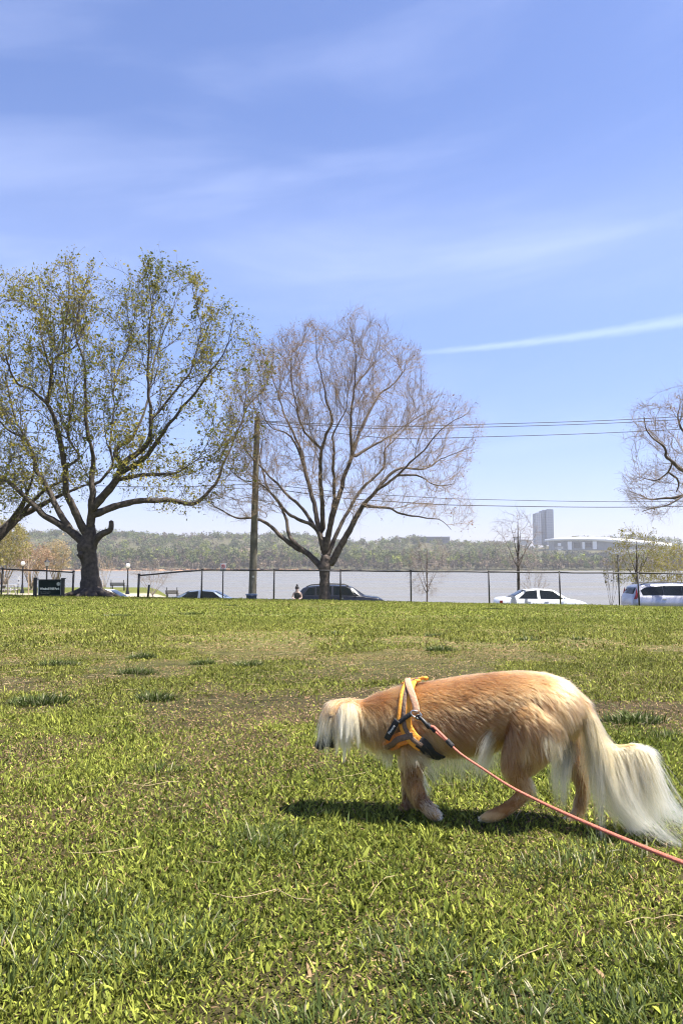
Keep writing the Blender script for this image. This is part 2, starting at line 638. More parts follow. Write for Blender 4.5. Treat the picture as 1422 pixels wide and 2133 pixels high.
GRASS = Acc()
bands = [  # y0, y1, n, leaf length, leaf width, segments
    (0.95, 2.2, 250000, 0.0145, 0.0039, 3),
    (2.2, 4.2, 360000, 0.0165, 0.0044, 2),
    (4.2, 8.0, 320000, 0.020, 0.0058, 2),
    (8.0, 16.0, 240000, 0.032, 0.0105, 2),
    (16.0, 34.6, 250000, 0.040, 0.018, 2),
]
bands += [(-0.6, 2.2, 90000, 0.022, 0.0062, 2), (2.2, 6.0, 90000, 0.026, 0.0085, 2), (6.0, 34.0, 60000, 0.05, 0.02, 2)]   # beside and behind the view, thinner
for ib, (y0, y1, n, Lm, Wm, seg) in enumerate(bands):
    if ib < 5:
        X, Y = scatter(n, y0, y1)
    else:
        Y = RNG.uniform(y0, y1, n) if y0 < 0 else np.sqrt(RNG.random(n) * (y1 ** 2 - y0 ** 2) + y0 ** 2)
        inner = np.where(Y > 0.95, Y * 0.60 + 0.12, 0.0)
        X = (inner + RNG.random(n) * (np.maximum(Y, 0) * 0.25 + 2.0 - 0.12 * (Y < .95))) * RNG.choice((-1, 1), n)
    dry = dry_mask(X, Y)
    keep = RNG.random(n) > dry * 0.15
    X, Y, dry = X[keep], Y[keep], dry[keep]
    n = len(X)
    pn = fbm(X * 2.2 + 50, Y * 2.2, 3)
    pn2 = fbm(X * 0.35 + 9, Y * 0.35 + 70, 3)
    t = np.clip(RNG.normal(0.5, 0.28, n) + (pn - 0.5) * 0.9, 0, 1)
    col = mixc((0.062, 0.090, 0.009), (0.305, 0.328, 0.055), t)
    far = sstep(5, 24, Y)
    col = col * (1 - 0.35 * far[:, None]) + np.array((0.17, 0.178, 0.036)) * 0.35 * far[:, None]
    col *= ((0.85 + 0.3 * pn2) * np.exp(RNG.normal(0.02, 0.30, n) * (1 - 0.5 * far)))[:, None]
    olive = (sstep(3.0, 5.0, Y) * sstep(19, 9, Y))[:, None] * (0.15 + 0.40 * pn2[:, None])
    col = col * (1 - olive) + np.array((0.145, 0.122, 0.034)) * olive
    col = col * (1 + 0.05 * sstep(2.5, 4.5, Y))[:, None]
    isdry = RNG.random(n) < (0.08 + 0.72 * dry + 0.10 * olive[:, 0])
    dc = mixc((0.17, 0.095, 0.048), (0.46, 0.32, 0.17), RNG.random(n))
    col = np.where(isdry[:, None], dc, col)
    dark = RNG.random(n) < 0.34
    col = np.where((dark & ~isdry)[:, None], col * 0.48, col)
    L = Lm * np.exp(RNG.normal(0, 0.40, n)) * (1 - 0.35 * dry)
    W = Wm * np.exp(RNG.normal(0, 0.38, n)) * np.where(isdry, 0.7, 1)
    tilt = np.where(RNG.random(n) < 0.5, RNG.uniform(0.15, 0.8, n), RNG.uniform(0.7, 1.35, n))
    tilt = np.where(isdry, RNG.uniform(0.9, 1.5, n), tilt)
    V, q, tt, cc = blades(X, Y, L, W, tilt, col, 0.55, seg=seg)
    GRASS.add(V, q, tt, cc)
grass = GRASS.build('grass', M_grass)
tag(grass, 'short yellow green turf with dry worn patches covering the field', 'grass', kind='stuff')

# darker, longer tussocks of coarse grass
TUFT = Acc()
tpx = [(130, 1380, .20), (300, 1366, .17), (290, 1398, .17), (520, 1383, .16), (425, 1378, .13), (95, 1458, .22), (330, 1452, .14), (915, 1355, .18), (1090, 1332, .2), (700, 1322, .18),
       (1310, 1496, .17), (1390, 1530, .14), (580, 1745, .15), (560, 1725, .1), (200, 1880, .17), (60, 1960, .2), (380, 1940, .18), (330, 1985, .14), (30, 2040, .15), (1180, 1800, .16), (1240, 1760, .12),
       (860, 1960, .14), (960, 2000, .13), (1390, 1990, .16), (1260, 2080, .14), (1380, 2110, .17), (1100, 2120, .14), (640, 2120, .12), (350, 1600, .1), (1050, 1690, .05), (700, 2090, .1), (940, 2080, .1),
       (900, 1326, .15), (1200, 1330, .15), (250, 1283, .4), (400, 1279, .4), (480, 1262, .4), (1030, 1268, .5), (1050, 1258, .4), (660, 1257, .4), (1320, 1262, .4), (120, 1262, .3)]
for px, py, rad in tpx:
    dep = EYE * F / (py - 1175.5)
    for _ in range(12):
        X0 = (px - 711) / F * dep
        dep = (EYE - float(H(np.array([X0]), np.array([dep]), False)[0])) * F / (py - 1175.5)
    if dep > 9:
        n, Lm, Wm = 60, 0.065, 0.012
    elif dep > 3.5:
        n, Lm, Wm = 330, 0.062, 0.0062
    else:
        n, Lm, Wm = 340, 0.040, 0.0031
    if dep > 3.5:
        rad *= 0.8
    n = int(n * (rad / 0.15) ** 1.5 * (1.6 if dep > 3.5 else 1))
    r = rad * np.sqrt(RNG.random(n)) * (0.6 + 0.4 * RNG.random(n))
    a = RNG.random(n) * 2 * math.pi
    X = X0 + r * np.cos(a) * 1.25
    Y = dep + r * np.sin(a) * 0.9
    fall = 1 - 0.45 * r / rad
    col = mixc((0.032, 0.050, 0.012), (0.11, 0.14, 0.035), np.clip(RNG.normal(0.45, 0.3, n), 0, 1))
    pale = RNG.random(n) < 0.1
    col = np.where(pale[:, None], np.array((0.34, 0.32, 0.19)), col)
    V, q, tt, cc = blades(X, Y, Lm * fall * np.exp(RNG.normal(0, 0.3, n)), Wm * np.exp(RNG.normal(0, .2, n)), RNG.uniform(0.05, 0.85, n), col, 0.9, az=a + RNG.normal(0, 0.9, n), seg=3)
    TUFT.add(V, q, tt, cc)
# single coarse blades scattered through the near turf
X, Y = scatter(9000, 0.95, 4.5)
k = RNG.random(len(X)) < 0.2 + 0.6 * tuft_mask(X, Y)
X, Y = X[k], Y[k]
n = len(X)
col = mixc((0.06, 0.10, 0.025), (0.17, 0.21, 0.06), RNG.random(n))
V, q, tt, cc = blades(X, Y, 0.032 * np.exp(RNG.normal(0, 0.3, n)), 0.0026 * np.exp(RNG.normal(0, .2, n)), RNG.uniform(0.1, 1.1, n), col, 0.8, seg=3)
TUFT.add(V, q, tt, cc)
tuft = TUFT.build('grass_tussocks', M_grass)
tag(tuft, 'darker blue green tufts of coarse longer grass in the turf', 'grass', kind='stuff')

# dry stalks lying in the turf
STRAW = Acc()
n = 700
X, Y = scatter(n, 1.0, 9.0, 0.55)
for i in range(n):
    ln = random.uniform(0.03, 0.12) * (1.0 if Y[i] > 2.4 else 0.8)
    a = random.uniform(0, 2 * math.pi)
    k = 5
    pts = []
    x, y, bend = X[i], Y[i], random.uniform(-1.3, 1.3)
    for j in range(k):
        pts.append((x, y, 0))
        a += bend / k
        x += math.cos(a) * ln / (k - 1)
        y += math.sin(a) * ln / (k - 1)
    pts = np.array(pts)
    pts[:, 2] = H(pts[:, 0], pts[:, 1]) + 0.007 + 0.010 * np.array([random.random() for _ in range(k)])
    r = random.uniform(0.0004, 0.0008) * (1 + max(0, Y[i] - 3) * 0.25)
    cshade = random.uniform(0.7, 1.1)
    STRAW.tube(pts, np.full(k, r), 3, np.array((0.50, 0.40, 0.23)) * cshade)
# longer stalks that stand out in the photo
for p in [[(765, 1838), (785, 1812), (800, 1800), (818, 1798)], [(1022, 1988), (1045, 1965), (1085, 1945), (1125, 1930)], [(450, 1832), (500, 1838), (545, 1832), (580, 1822)], [(580, 1822), (620, 1838), (650, 1842)],
          [(1280, 1888), (1320, 1876), (1380, 1872), (1430, 1870)], [(160, 1750), (230, 1748), (300, 1738)], [(680, 1600), (720, 1592), (760, 1585)], [(270, 1608), (320, 1612), (380, 1602)], [(1290, 1885), (1310, 1925), (1325, 1960)],
          [(500, 1395), (530, 1393), (560, 1394)], [(700, 1505 - 40), (730, 1466), (750, 1460)], [(700, 1652), (725, 1648), (748, 1638)]]:
    pts = []
    for px, py in p:
        dep = EYE * F / (py - 1175.5) * 0.97
        pts.append(((px - 711) / F * dep, dep, 0))
    pts = catmull(pts, 0.02)
    pts[:, 2] = H(pts[:, 0], pts[:, 1]) + 0.007 + 0.010 * fbm(pts[:, 0] * 30, pts[:, 1] * 30, 2)
    STRAW.tube(pts, np.full(len(pts), 0.0009), 4, (0.42, 0.33, 0.18))
straw = STRAW.build('dry_straw', attr_mat('straw', 0.7, 0.15, 0.2))
tag(straw, 'pale dry grass stalks lying in the turf', 'straw', kind='stuff')
# ------------------------------------------------------------------ trees
def colonize(nodes, parent, att, D, di, dk, iters, up=0.06, jit=0.20, heart=None):
    """space colonisation: shoots grow from the limbs towards free room in the crown"""
    nodes = [Vector(p) for p in nodes]
    parent = list(parent)
    att = [Vector(a) for a in att]
    kids = {}
    for it in range(iters):
        kd = kdtree.KDTree(len(nodes))
        for i, p in enumerate(nodes):
            kd.insert(p, i)
        kd.balance()
        pull, left = {}, []
        for a in att:
            co, i, d = kd.find(a)
            if d < dk:
                continue
            left.append(a)
            if d < di:
                v = (a - nodes[i]).normalized()
                if i in pull:
                    pull[i] += v
                else:
                    pull[i] = v.copy()
        att = left
        grew = False
        for i, v in pull.items():
            if kids.get(i, 0) >= 3:
                continue
            v = v.normalized() + Vector((random.gauss(0, jit), random.gauss(0, jit), random.gauss(0, jit) + up))
            if parent[i] >= 0:
                v += 0.75 * (nodes[i] - nodes[parent[i]]).normalized()
            if heart is not None:
                v += 0.65 * (nodes[i] - heart).normalized()
            q = nodes[i] + v.normalized() * D
            co, j, d = kd.find(q)
            if d < D * 0.35:
                kids[i] = kids.get(i, 0) + 1
                continue
            nodes.append(q)
            parent.append(i)
            kids[i] = kids.get(i, 0) + 1
            grew = True
        if not grew or not att:
            break
    return nodes, parent


def fan(nodes, parent, nl, poly, heart, D, spread=0.62, l1=2.0, l2=0.95, up=0.10, step1=0.34, step2=0.24):
    """ascending shoots: every limb sends out side branches at a narrow angle, and those send out shorter ones"""
    nodes = [Vector(p) for p in nodes]
    parent = list(parent)
    c_, s_ = math.cos(TH), math.sin(TH)

    def inside(p):
        d = p.y * c_ + (p.z - EYE) * s_
        x, y = 711 + F * p.x / d, 1066.5 - F * (-p.y * s_ + (p.z - EYE) * c_) / d
        return bool(in_poly(np.array([x]), np.array([y]), poly)[0])

    def shoot(i, L, ang):
        if parent[i] < 0:
            return []
        ax = (nodes[i] - nodes[parent[i]]).normalized()
        out = (nodes[i] - heart).normalized()
        side = Vector((random.gauss(0, 1), random.gauss(0, 1), random.gauss(0, 1)))
        side = (side - ax * side.dot(ax)).normalized()
        d = (ax * math.cos(ang) + side * math.sin(ang)).normalized()
        ids, p, prev = [], nodes[i].copy(), i
        for k in range(max(2, int(L / D))):
            d = (d + out * 0.10 + Vector((random.gauss(0, .10), random.gauss(0, .10), random.gauss(0, .10) + up * .6))).normalized()
            p = p + d * D
            if not inside(p):
                break
            nodes.append(p.copy())
            parent.append(prev)
            prev = len(nodes) - 1
            ids.append(prev)
        return ids

    first = []
    for i in range(nl[0], nl[1]):
        if random.random() < (nodes[i] - nodes[parent[i]]).length / step1 and (nodes[i] - heart).length > 1.6:
            far_ = min(1.0, (nodes[i] - heart).length / 7.0)
            if random.random() > 0.35 + 0.65 * far_:
                continue
            first += shoot(i, l1 * random.uniform(0.45, 1.15) * (1.25 - 0.45 * far_), random.uniform(0.35, 0.85) * spread / 0.62)
    second = []
    for i in first:
        if random.random() < D / step2:
            second += shoot(i, l2 * random.uniform(0.4, 1.2), random.uniform(0.35, 0.85) * spread / 0.62)
    for i in second:
        if random.random() < 0.2:
            shoot(i, l2 * 0.5 * random.uniform(0.5, 1.2), random.uniform(0.4, 0.9))
    return nodes, parent


def in_poly(x, y, poly):
    poly = np.asarray(poly, float)
    inside = np.zeros(len(x), bool)
    j = len(poly) - 1
    for i in range(len(poly)):
        xi, yi = poly[i]
        xj, yj = poly[j]
        cond = ((yi > y) != (yj > y)) & (x < (xj - xi) * (y - yi) / (yj - yi + 1e-9) + xi)
        inside ^= cond
        j = i
    return inside


def crown_points(poly, Y0, n, cx, depth, gaps=None):
    """points filling a crown: the outline gives its width at each height, and it is about as deep as it is wide"""
    poly = np.asarray(poly, float)
    lo, hi = poly.min(0), poly.max(0)
    out = []
    while len(out) < n:
        x = RNG.uniform(lo[0], hi[0], 4000)
        y = RNG.uniform(lo[1], hi[1], 4000)
        k = in_poly(x, y, poly)
        if gaps is not None:
            k &= fbm(x * gaps + 5, y * gaps + 8, 2) > 0.42
        x, y = x[k], y[k]
        hw = max(abs(lo[0] - cx), abs(hi[0] - cx))
        dd = depth * np.sqrt(np.clip(1 - ((x - cx) / (hw * 1.08)) ** 2, 0.06, 1))
        d = RNG.uniform(-1, 1, len(x)) * dd
        for a, b_, c_ in zip(x, y, d):
            out.append(P(a, b_, Y0 + c_))
    return out[:n]


def prisms(acc, A, B, ra, rb, col=None):
    """many thin three-sided shoots at once"""
    A, B = np.asarray(A), np.asarray(B)
    d = B - A
    d = d / (np.linalg.norm(d, axis=1)[:, None] + 1e-9)
    ref = np.where(np.abs(d[:, 1:2]) < 0.9, np.array((0, 1.0, 0)), np.array((1.0, 0, 0)))
    u = np.cross(d, ref)
    u /= np.linalg.norm(u, axis=1)[:, None] + 1e-9
    w = np.cross(d, u)
    V = np.zeros((len(A), 6, 3))
    for k in range(3):
        a = 2 * math.pi * k / 3
        o = math.cos(a) * u + math.sin(a) * w
        V[:, k] = A + o * ra[:, None]
        V[:, 3 + k] = B + o * rb[:, None]
    b0 = np.arange(len(A))[:, None] * 6
    q = np.concatenate([b0 + np.array([k, (k + 1) % 3, 3 + (k + 1) % 3, 3 + k]) for k in range(3)])
    acc.add(V.reshape(-1, 3), q)


def leaves(acc, pts, size, cols, droop=0.0):
    n = len(pts)
    a = RNG.normal(size=(n, 3))
    a[:, 2] -= droop
    a /= np.linalg.norm(a, axis=1)[:, None]
    b_ = np.cross(a, RNG.normal(size=(n, 3)))
    b_ /= np.linalg.norm(b_, axis=1)[:, None]
    L = (size * np.exp(RNG.normal(0, 0.3, n)))[:, None]
    V = np.stack([pts, pts + a * L * 0.5 + b_ * L * 0.27, pts + a * L, pts + a * L * 0.5 - b_ * L * 0.27], 1)
    V[:, 0::2] += RNG.normal(0, 0.1, (n, 1, 3)) * L[:, None] * 0.5
    b0 = np.arange(n)[:, None] * 4
    acc.add(V.reshape(-1, 3), b0 + np.arange(4), None, np.repeat(cols, 4, axis=0))


def make_tree(name, label, Y0, trunk, limbs, crown, n_att, depth, cx, mats, D=0.24, di=2.6, dk=0.36, iters=90, tip=0.006, twigs=2, twig_len=0.3,
              leaf=None, cat='tree', group=None, seed=1, dspread=0.42, gaps=None, twig_r=0.004, base_z=None, twig_up=0.10, fanned=None):
    random.seed(seed)
    global RNG
    RNG = np.random.default_rng(seed)
    ppm = F / Y0
    b3 = P(trunk[0][0], trunk[0][1], Y0)
    if base_z is not None:
        b3 = np.array((b3[0], Y0, base_z))
    root = thing(name, b3, label, cat, group)
    nodes, parent, rad = [], [], []
    wood = Acc()

    def add_limb(pl, dend, trunkish=False):
        pts = []
        if nodes:
            first = pl[0]
            best = None
            for i, (q, px_) in enumerate(zip(nodes, npx)):
                dd = (px_[0] - first[0]) ** 2 + (px_[1] - first[1]) ** 2
                if best is None or dd < best[0]:
                    best = (dd, i)
            start = best[1]
            d0 = nodes[start][1] - Y0
        else:
            start = -1
            d0 = 0.0
        p2 = np.array([(a, b_, r_) for a, b_, r_ in pl], float)
        sm = catmull(p2, max(4.0, D * 0.8 * ppm))
        seglen = np.concatenate(([0], np.cumsum(np.linalg.norm(np.diff(sm[:, :2], axis=0), axis=1))))
        tot = seglen[-1] + 1e-6
        p3 = []
        kx, ky = RNG.random(2) * 90
        for s_, (a, b_, r_) in zip(seglen, sm):
            f_ = s_ / tot
            if not trunkish:
                am = 7.0 * min(1, f_ * 5) * ppm / 46
                a = a + am * (fbm(np.array([kx + s_ * .045]), np.array([ky]), 3)[0] - .5)
                b_ = b_ + am * (fbm(np.array([ky + s_ * .045]), np.array([kx]), 3)[0] - .5)
            dd = d0 + (dend - d0) * f_ ** 1.1
            wob = 0 if trunkish else 0.10 * math.sin(f_ * 9 + seed + dend * 3) * min(1, f_ * 4)
            p3.append(P(a, b_, Y0 + dd + wob))
        if start >= 0:
            p3[0] = np.array(nodes[start])
        rr = np.maximum(sm[:, 2], 0.35) / ppm
        # slight knobbliness
        rr = rr * (1 + 0.06 * np.sin(np.arange(len(rr)) * 2.1 + dend * 5))
        if base_z is not None and start < 0:
            p3 = [np.array((p3[0][0], Y0, base_z))] + p3
            rr = np.concatenate(([rr[0] * 1.25], rr))
            sm = np.concatenate((sm[:1], sm))
        wood.tube(np.array(p3), rr, 10 if trunkish else 7)
        prev = start
        for j, (p_, s2, r_) in enumerate(zip(p3, sm, rr)):
            if start >= 0 and j == 0:
                continue
            nodes.append(tuple(p_))
            npx.append((s2[0], s2[1]))
            parent.append(prev)
            rad.append(r_)
            prev = len(nodes) - 1

    npx = []
    add_limb(trunk, 0.0, True)
    ntr = len(nodes)
    for i, lb in enumerate(limbs):
        ln = sum(math.hypot(lb[k + 1][0] - lb[k][0], lb[k + 1][1] - lb[k][1]) for k in range(len(lb) - 1)) / ppm
        sgn = random.choice((-1, 1)) if i % 2 else (-1 if i % 4 else 1)
        add_limb(lb, sgn * random.uniform(0.35, 1.0) * ln * dspread)
    n0 = len(nodes)
    heart = Vector(nodes[ntr - 1])
    if fanned:
        fanned = dict(fanned)
        fill = fanned.pop('fill')
        nd, pr = fan(nodes, parent, (ntr, n0), crown, heart, D, **fanned)
        nd, pr = colonize(nd, pr, crown_points(crown, Y0, fill, cx, depth, gaps), D, di, dk * 1.25, iters, heart=heart)
    else:
        att = crown_points(crown, Y0, n_att, cx, depth, gaps)
        nd, pr = colonize(nodes, parent, att, D, di, dk, iters, heart=heart)
    n = len(nd)
    pos = np.array([tuple(v) for v in nd])
    # pipe model radii
    e = 2.3
    acc_r = np.zeros(n)
    kids = np.zeros(n, int)
    for i in range(n - 1, -1, -1):
        if acc_r[i] == 0:
            acc_r[i] = tip ** e
        if pr[i] >= 0:
            acc_r[pr[i]] += acc_r[i]
            kids[pr[i]] += 1
    rr = acc_r ** (1 / e)
    rr[:n0] = np.minimum(rr[:n0], np.array(rad) * 0.8)
    idx = np.arange(n0, n)
    pa = np.array(pr)[idx]
    br = Acc()
    prisms(br, pos[pa], pos[idx], np.minimum(rr[pa], rr[idx] * 1.5), rr[idx])
    # twigs
    tips = []
    if twigs:
        w = np.where(kids[n0:] == 0, twigs + 2, twigs)
        src = np.repeat(idx, w)
        A = pos[src]
        gd = pos[src] - pos[np.array(pr)[src]]
        gd /= np.linalg.norm(gd, axis=1)[:, None] + 1e-9
        outw = A - np.array(tuple(heart))
        outw /= np.linalg.norm(outw, axis=1)[:, None] + 1e-9
        d1 = gd * 0.5 + outw * 0.4 + RNG.normal(0, 0.46, gd.shape) + np.array((0, 0, twig_up))
        d1 /= np.linalg.norm(d1, axis=1)[:, None]
        L = twig_len * np.exp(RNG.normal(0, 0.35, len(A)))[:, None]
        B = A + d1 * L * 0.5
        d2 = d1 + RNG.normal(0, 0.35, gd.shape)
        d2 /= np.linalg.norm(d2, axis=1)[:, None]
        C = B + d2 * L * 0.5
        o = np.full(len(A), twig_r)
        prisms(br, A, B, o, o * 0.85)
        prisms(br, B, C, o * 0.85, o * 0.6)
        tips = np.concatenate([C, B])
    wood.build('trunk', mats[0], root, smooth=True)
    br.build('branches', mats[1], root)
    if leaf is not None:
        cnt, size, c_a, c_b, dens_fn = leaf
        pt = np.repeat(tips, cnt, axis=0)
        if dens_fn is not None:
            pt = pt[RNG.random(len(pt)) < dens_fn(pt)]
        pt = pt + RNG.normal(0, 0.05, pt.shape)
        nz_ = fbm(pt[:, 0] * 0.8 + 30, pt[:, 2] * 0.8 + pt[:, 1] * 0.5, 3)
        t = np.clip((nz_ - 0.5) * 2.6 + 0.5 + RNG.normal(0, 0.2, len(pt)), 0, 1)
        col = mixc(c_a, c_b, t)
        la = Acc()
        leaves(la, pt, np.full(len(pt), size), col)
        la.build('foliage', M_leaf, root)
    return root


def zl(pts, ox, oy, k, r0, r1):
    """limb read off an enlarged part of the photo: offset, scale and the radii (photo px) at both ends"""
    n = len(pts)
    return [(ox + x * k, oy + y * k, r1 * .7 + (r0 - r1 * .7) * (1 - i / max(1, n - 1)) ** 1.35) for i, (x, y) in enumerate(pts)]


za = lambda pts, r0, r1: zl(pts, 0, 500, 0.3938, r0, r1)
zb = lambda pts, r0, r1: zl(pts, 420, 640, 0.4219, r0, r1)

# big leafing tree behind the park sign
trunkA = [(192, 1246, 34), (191, 1236, 27), (190, 1220, 22), (188, 1195, 18), (187, 1172, 16.5), (183, 1152, 18), (182, 1138, 20), (186, 1118, 14), (190, 1098, 10)]
limbsA = [
    za([(440, 1600), (380, 1540), (260, 1470), (150, 1380), (60, 1290), (0, 1245), (-80, 1215)], 10, 3.5),
    za([(380, 1540), (310, 1430), (255, 1310), (190, 1210), (180, 1140), (130, 1040), (90, 960), (60, 850), (30, 700)], 7.5, 2),
    za([(465, 1570), (400, 1440), (355, 1340), (345, 1200), (310, 1030), (280, 930), (250, 860), (160, 790), (80, 740), (30, 600)], 9, 2.4),
    za([(250, 860), (265, 800), (275, 690), (300, 620), (400, 560), (450, 460)], 5, 1.2),
    za([(275, 690), (230, 560), (215, 430), (210, 300)], 3, 1),
    za([(480, 1520), (490, 1400), (490, 1250), (490, 1130), (470, 1060), (435, 1040)], 9.5, 3),
    za([(470, 1060), (455, 900), (455, 780), (450, 650), (400, 500), (420, 350), (470, 200)], 4.5, 1),
    za([(490, 1420), (560, 1340), (620, 1260), (650, 1190), (750, 1110), (790, 1050), (800, 950), (790, 850), (780, 700), (790, 500), (800, 300), (760, 120)], 9.5, 1),
    za([(650, 1190), (610, 1130), (630, 1090), (690, 1050), (740, 970), (770, 880), (830, 600), (900, 400), (950, 250)], 6, 1),
    za([(640, 1230), (760, 1160), (820, 1080), (900, 970), (1000, 850), (1100, 720), (1200, 560), (1240, 400)], 6, 1),
    za([(620, 1270), (760, 1240), (900, 1240), (960, 1225), (1000, 1190), (1060, 1150)], 5, 1.2),
    za([(510, 1450), (580, 1420), (680, 1390), (790, 1380), (900, 1380), (1030, 1395), (1100, 1330), (1150, 1270), (1190, 1170), (1240, 1060), (1300, 900), (1400, 780), (1440, 640)], 8.5, 1),
    za([(520, 1290), (600, 1180), (580, 1080), (600, 900), (620, 700), (700, 520), (720, 300)], 3.2, 0.9),
    za([(340, 1200), (420, 1150), (360, 1040), (370, 900), (340, 700), (350, 500), (370, 250)], 3, 0.9),
    za([(130, 1040), (40, 1000), (-60, 860), (-100, 640)], 3, 1),
    za([(800, 950), (880, 860), (1000, 700), (1060, 500), (1040, 350)], 3, 0.9),
]
crownA = [(-130, 1060), (-150, 700), (-60, 590), (18, 562), (60, 575), (75, 560), (95, 570), (118, 530), (150, 524), (190, 532), (215, 545), (250, 560), (264, 600), (272, 545), (290, 520), (322, 528), (345, 552), (375, 543),
          (400, 565), (432, 590), (440, 628), (470, 645), (497, 640), (505, 690), (545, 688), (580, 735), (585, 800), (570, 880), (555, 950), (500, 1030), (440, 1075), (345, 1095), (300, 1060), (230, 1030), (120, 1050), (40, 1070)]
zA = float(H(-10.85, 33.4))
make_tree('budding_tree', 'big spreading tree with small new leaves and thick dark trunk beside the park sign', 33.4, trunkA, limbsA, [(190 + (a - 190) * .955, 800 + (b_ - 800) * .93) for a, b_ in crownA], 3600, 5.0, 190,
          (M_barkdark, M_twigdark), twigs=1, twig_len=0.40, tip=0.0065, twig_up=0.30, fanned=dict(l1=2.6, l2=1.1, step1=0.5, step2=0.6, up=0.2, fill=2000), leaf=(5, 0.105, (0.10, 0.115, 0.016), (0.30, 0.25, 0.045), lambda p: 0.26 + 0.30 * (fbm(p[:, 0] * 0.55, p[:, 2] * 0.55 + 3, 2) > 0.5)), seed=11, gaps=0.012)
# sawn-off low limb of that tree
bA = bpy.data.objects['budding_tree']
stub = Acc()
sp = catmull(np.array([P(192, 1140, 33.35), P(200, 1124, 33.3), P(213, 1112, 33.2), P(229, 1105, 33.15), P(232, 1096, 33.15), P(232, 1086, 33.15)]), 0.08)
stub.tube(sp, np.linspace(0.19, 0.10, len(sp)), 9)
kn = np.array([P(170, 1150, 33.1), P(167, 1157, 33.05), P(170, 1163, 33.1)])
stub.build('sawn_limb', M_barkdark, bA, smooth=True)
bl = Acc()
bl.tube(kn, np.array([0.10, 0.14, 0.08]), 8)
bl.build('burl', M_barkdark, bA, smooth=True)
for sx, a0 in ((-1, .3), (1, .2), (-1, -.9), (1, -1.0), (-.3, -1.5)):
    b0 = P(191, 1232, 33.4)
    p = [b0 + np.array((0.18 * sx, 0.1 * a0, 0.12)), b0 + np.array((0.5 * sx, 0.35 * a0, -0.05)), b0 + np.array((0.95 * sx, 0.6 * a0, -0.18)), b0 + np.array((1.4 * sx, .8 * a0, -0.36))]
    p = catmull(np.array(p), 0.08)
    p[:, 2] = np.minimum(p[:, 2], H(p[:, 0], p[:, 1]) + np.linspace(0.35, -0.02, len(p)))
    rt = Acc()
    rt.tube(p, np.linspace(0.20, 0.05, len(p)), 8)
    rt.build('root', M_barkdark, bA, smooth=True)

# bare tree right of the utility pole
trunkB = [(676, 1246, 13), (676, 1238, 11.5), (676, 1215, 10.8), (676, 1195, 11), (676, 1184, 13), (677, 1172, 12), (678, 1158, 9)]
limbsB = [
    zb([(600, 1300), (530, 1220), (440, 1170), (340, 1080), (270, 1040), (180, 1045), (100, 1005), (20, 950)], 7, 1.4),
    zb([(530, 1220), (440, 1140), (415, 1050), (390, 980), (330, 900), (290, 760), (300, 640), (260, 500)], 5, 1),
    zb([(605, 1220), (560, 1090), (430, 1020), (380, 960), (300, 880), (200, 850), (120, 780)], 5, 1),
    zb([(560, 1090), (500, 1000), (400, 900), (320, 820), (230, 720), (170, 640), (140, 520)], 4.2, 0.9),
    zb([(600, 1200), (560, 1000), (510, 800), (490, 700), (430, 580), (380, 440), (340, 300), (360, 200)], 6, 0.9),
    zb([(600, 1100), (590, 900), (590, 700), (640, 560), (610, 430), (570, 250), (560, 120)], 5.5, 0.8),
    zb([(620, 1150), (650, 950), (650, 700), (650, 620), (720, 480), (700, 330)], 4.6, 0.8),
    zb([(610, 1210), (640, 1060), (690, 880), (740, 730), (735, 600), (750, 400), (760, 250), (740, 100)], 7, 0.8),
    zb([(620, 1230), (690, 1070), (780, 910), (900, 790), (910, 700), (1000, 600), (1080, 480)], 5, 0.8),
    zb([(640, 1270), (700, 1150), (760, 1040), (800, 970), (850, 920), (960, 830), (1080, 720), (1200, 590), (1300, 530)], 8, 0.8),
    zb([(800, 980), (900, 990), (1040, 1030), (1170, 1050), (1230, 1100)], 3.6, 0.7),
    zb([(740, 730), (820, 530), (880, 430), (985, 340), (1010, 260)], 4, 0.8),
    zb([(750, 740), (830, 690), (920, 640), (1040, 560), (1150, 500)], 3.6, 0.8),
    zb([(850, 920), (960, 800), (1090, 800), (1200, 740), (1330, 690)], 4, 0.8),
    zb([(510, 800), (440, 640), (340, 590), (280, 470)], 3, 0.8),
    zb([(590, 700), (500, 600), (460, 460), (440, 330), (450, 200)], 3, 0.8),
    zb([(750, 400), (820, 300), (860, 200)], 2.2, 0.7),
    zb([(960, 830), (1060, 830), (1160, 880), (1240, 870)], 2.6, 0.7),
]
crownB = [(440, 1070), (425, 1010), (450, 900), (480, 800), (520, 730), (562, 720), (600, 690), (640, 670), (665, 672), (700, 700), (712, 662), (745, 648), (785, 664), (812, 690), (830, 720), (868, 722),
          (886, 770), (880, 800), (905, 820), (960, 822), (990, 850), (1005, 900), (995, 950), (965, 990), (955, 1020), (985, 1062), (960, 1112), (915, 1095), (870, 1080), (810, 1068), (770, 1080), (745, 1100), (640, 1050), (560, 1090), (500, 1095)]
make_tree('bare_tree', 'bare vase shaped tree with fine twigs standing beside the utility pole', 34.6, trunkB, limbsB, [(700 + (a - 700) * .985, 900 + (b_ - 900) * .965) for a, b_ in crownB], 7000, 4.6, 700,
          (M_bark, M_twig), D=0.2, dk=0.27, di=2.2, twigs=3, twig_len=0.34, tip=0.0052, seed=23, twig_up=0.12, fanned=dict(l1=2.3, l2=1.0, step1=0.48, step2=0.40, spread=0.8, fill=3200), base_z=float(H(-0.76, 34.6)) - 0.05, twig_r=0.0031,
          leaf=(1, 0.05, (0.22, 0.12, 0.06), (0.30, 0.17, 0.09), lambda p: 0.10 + 0.25 * (fbm(p[:, 0] * 0.5, p[:, 2] * 0.5 + 9, 2) > 0.58)))

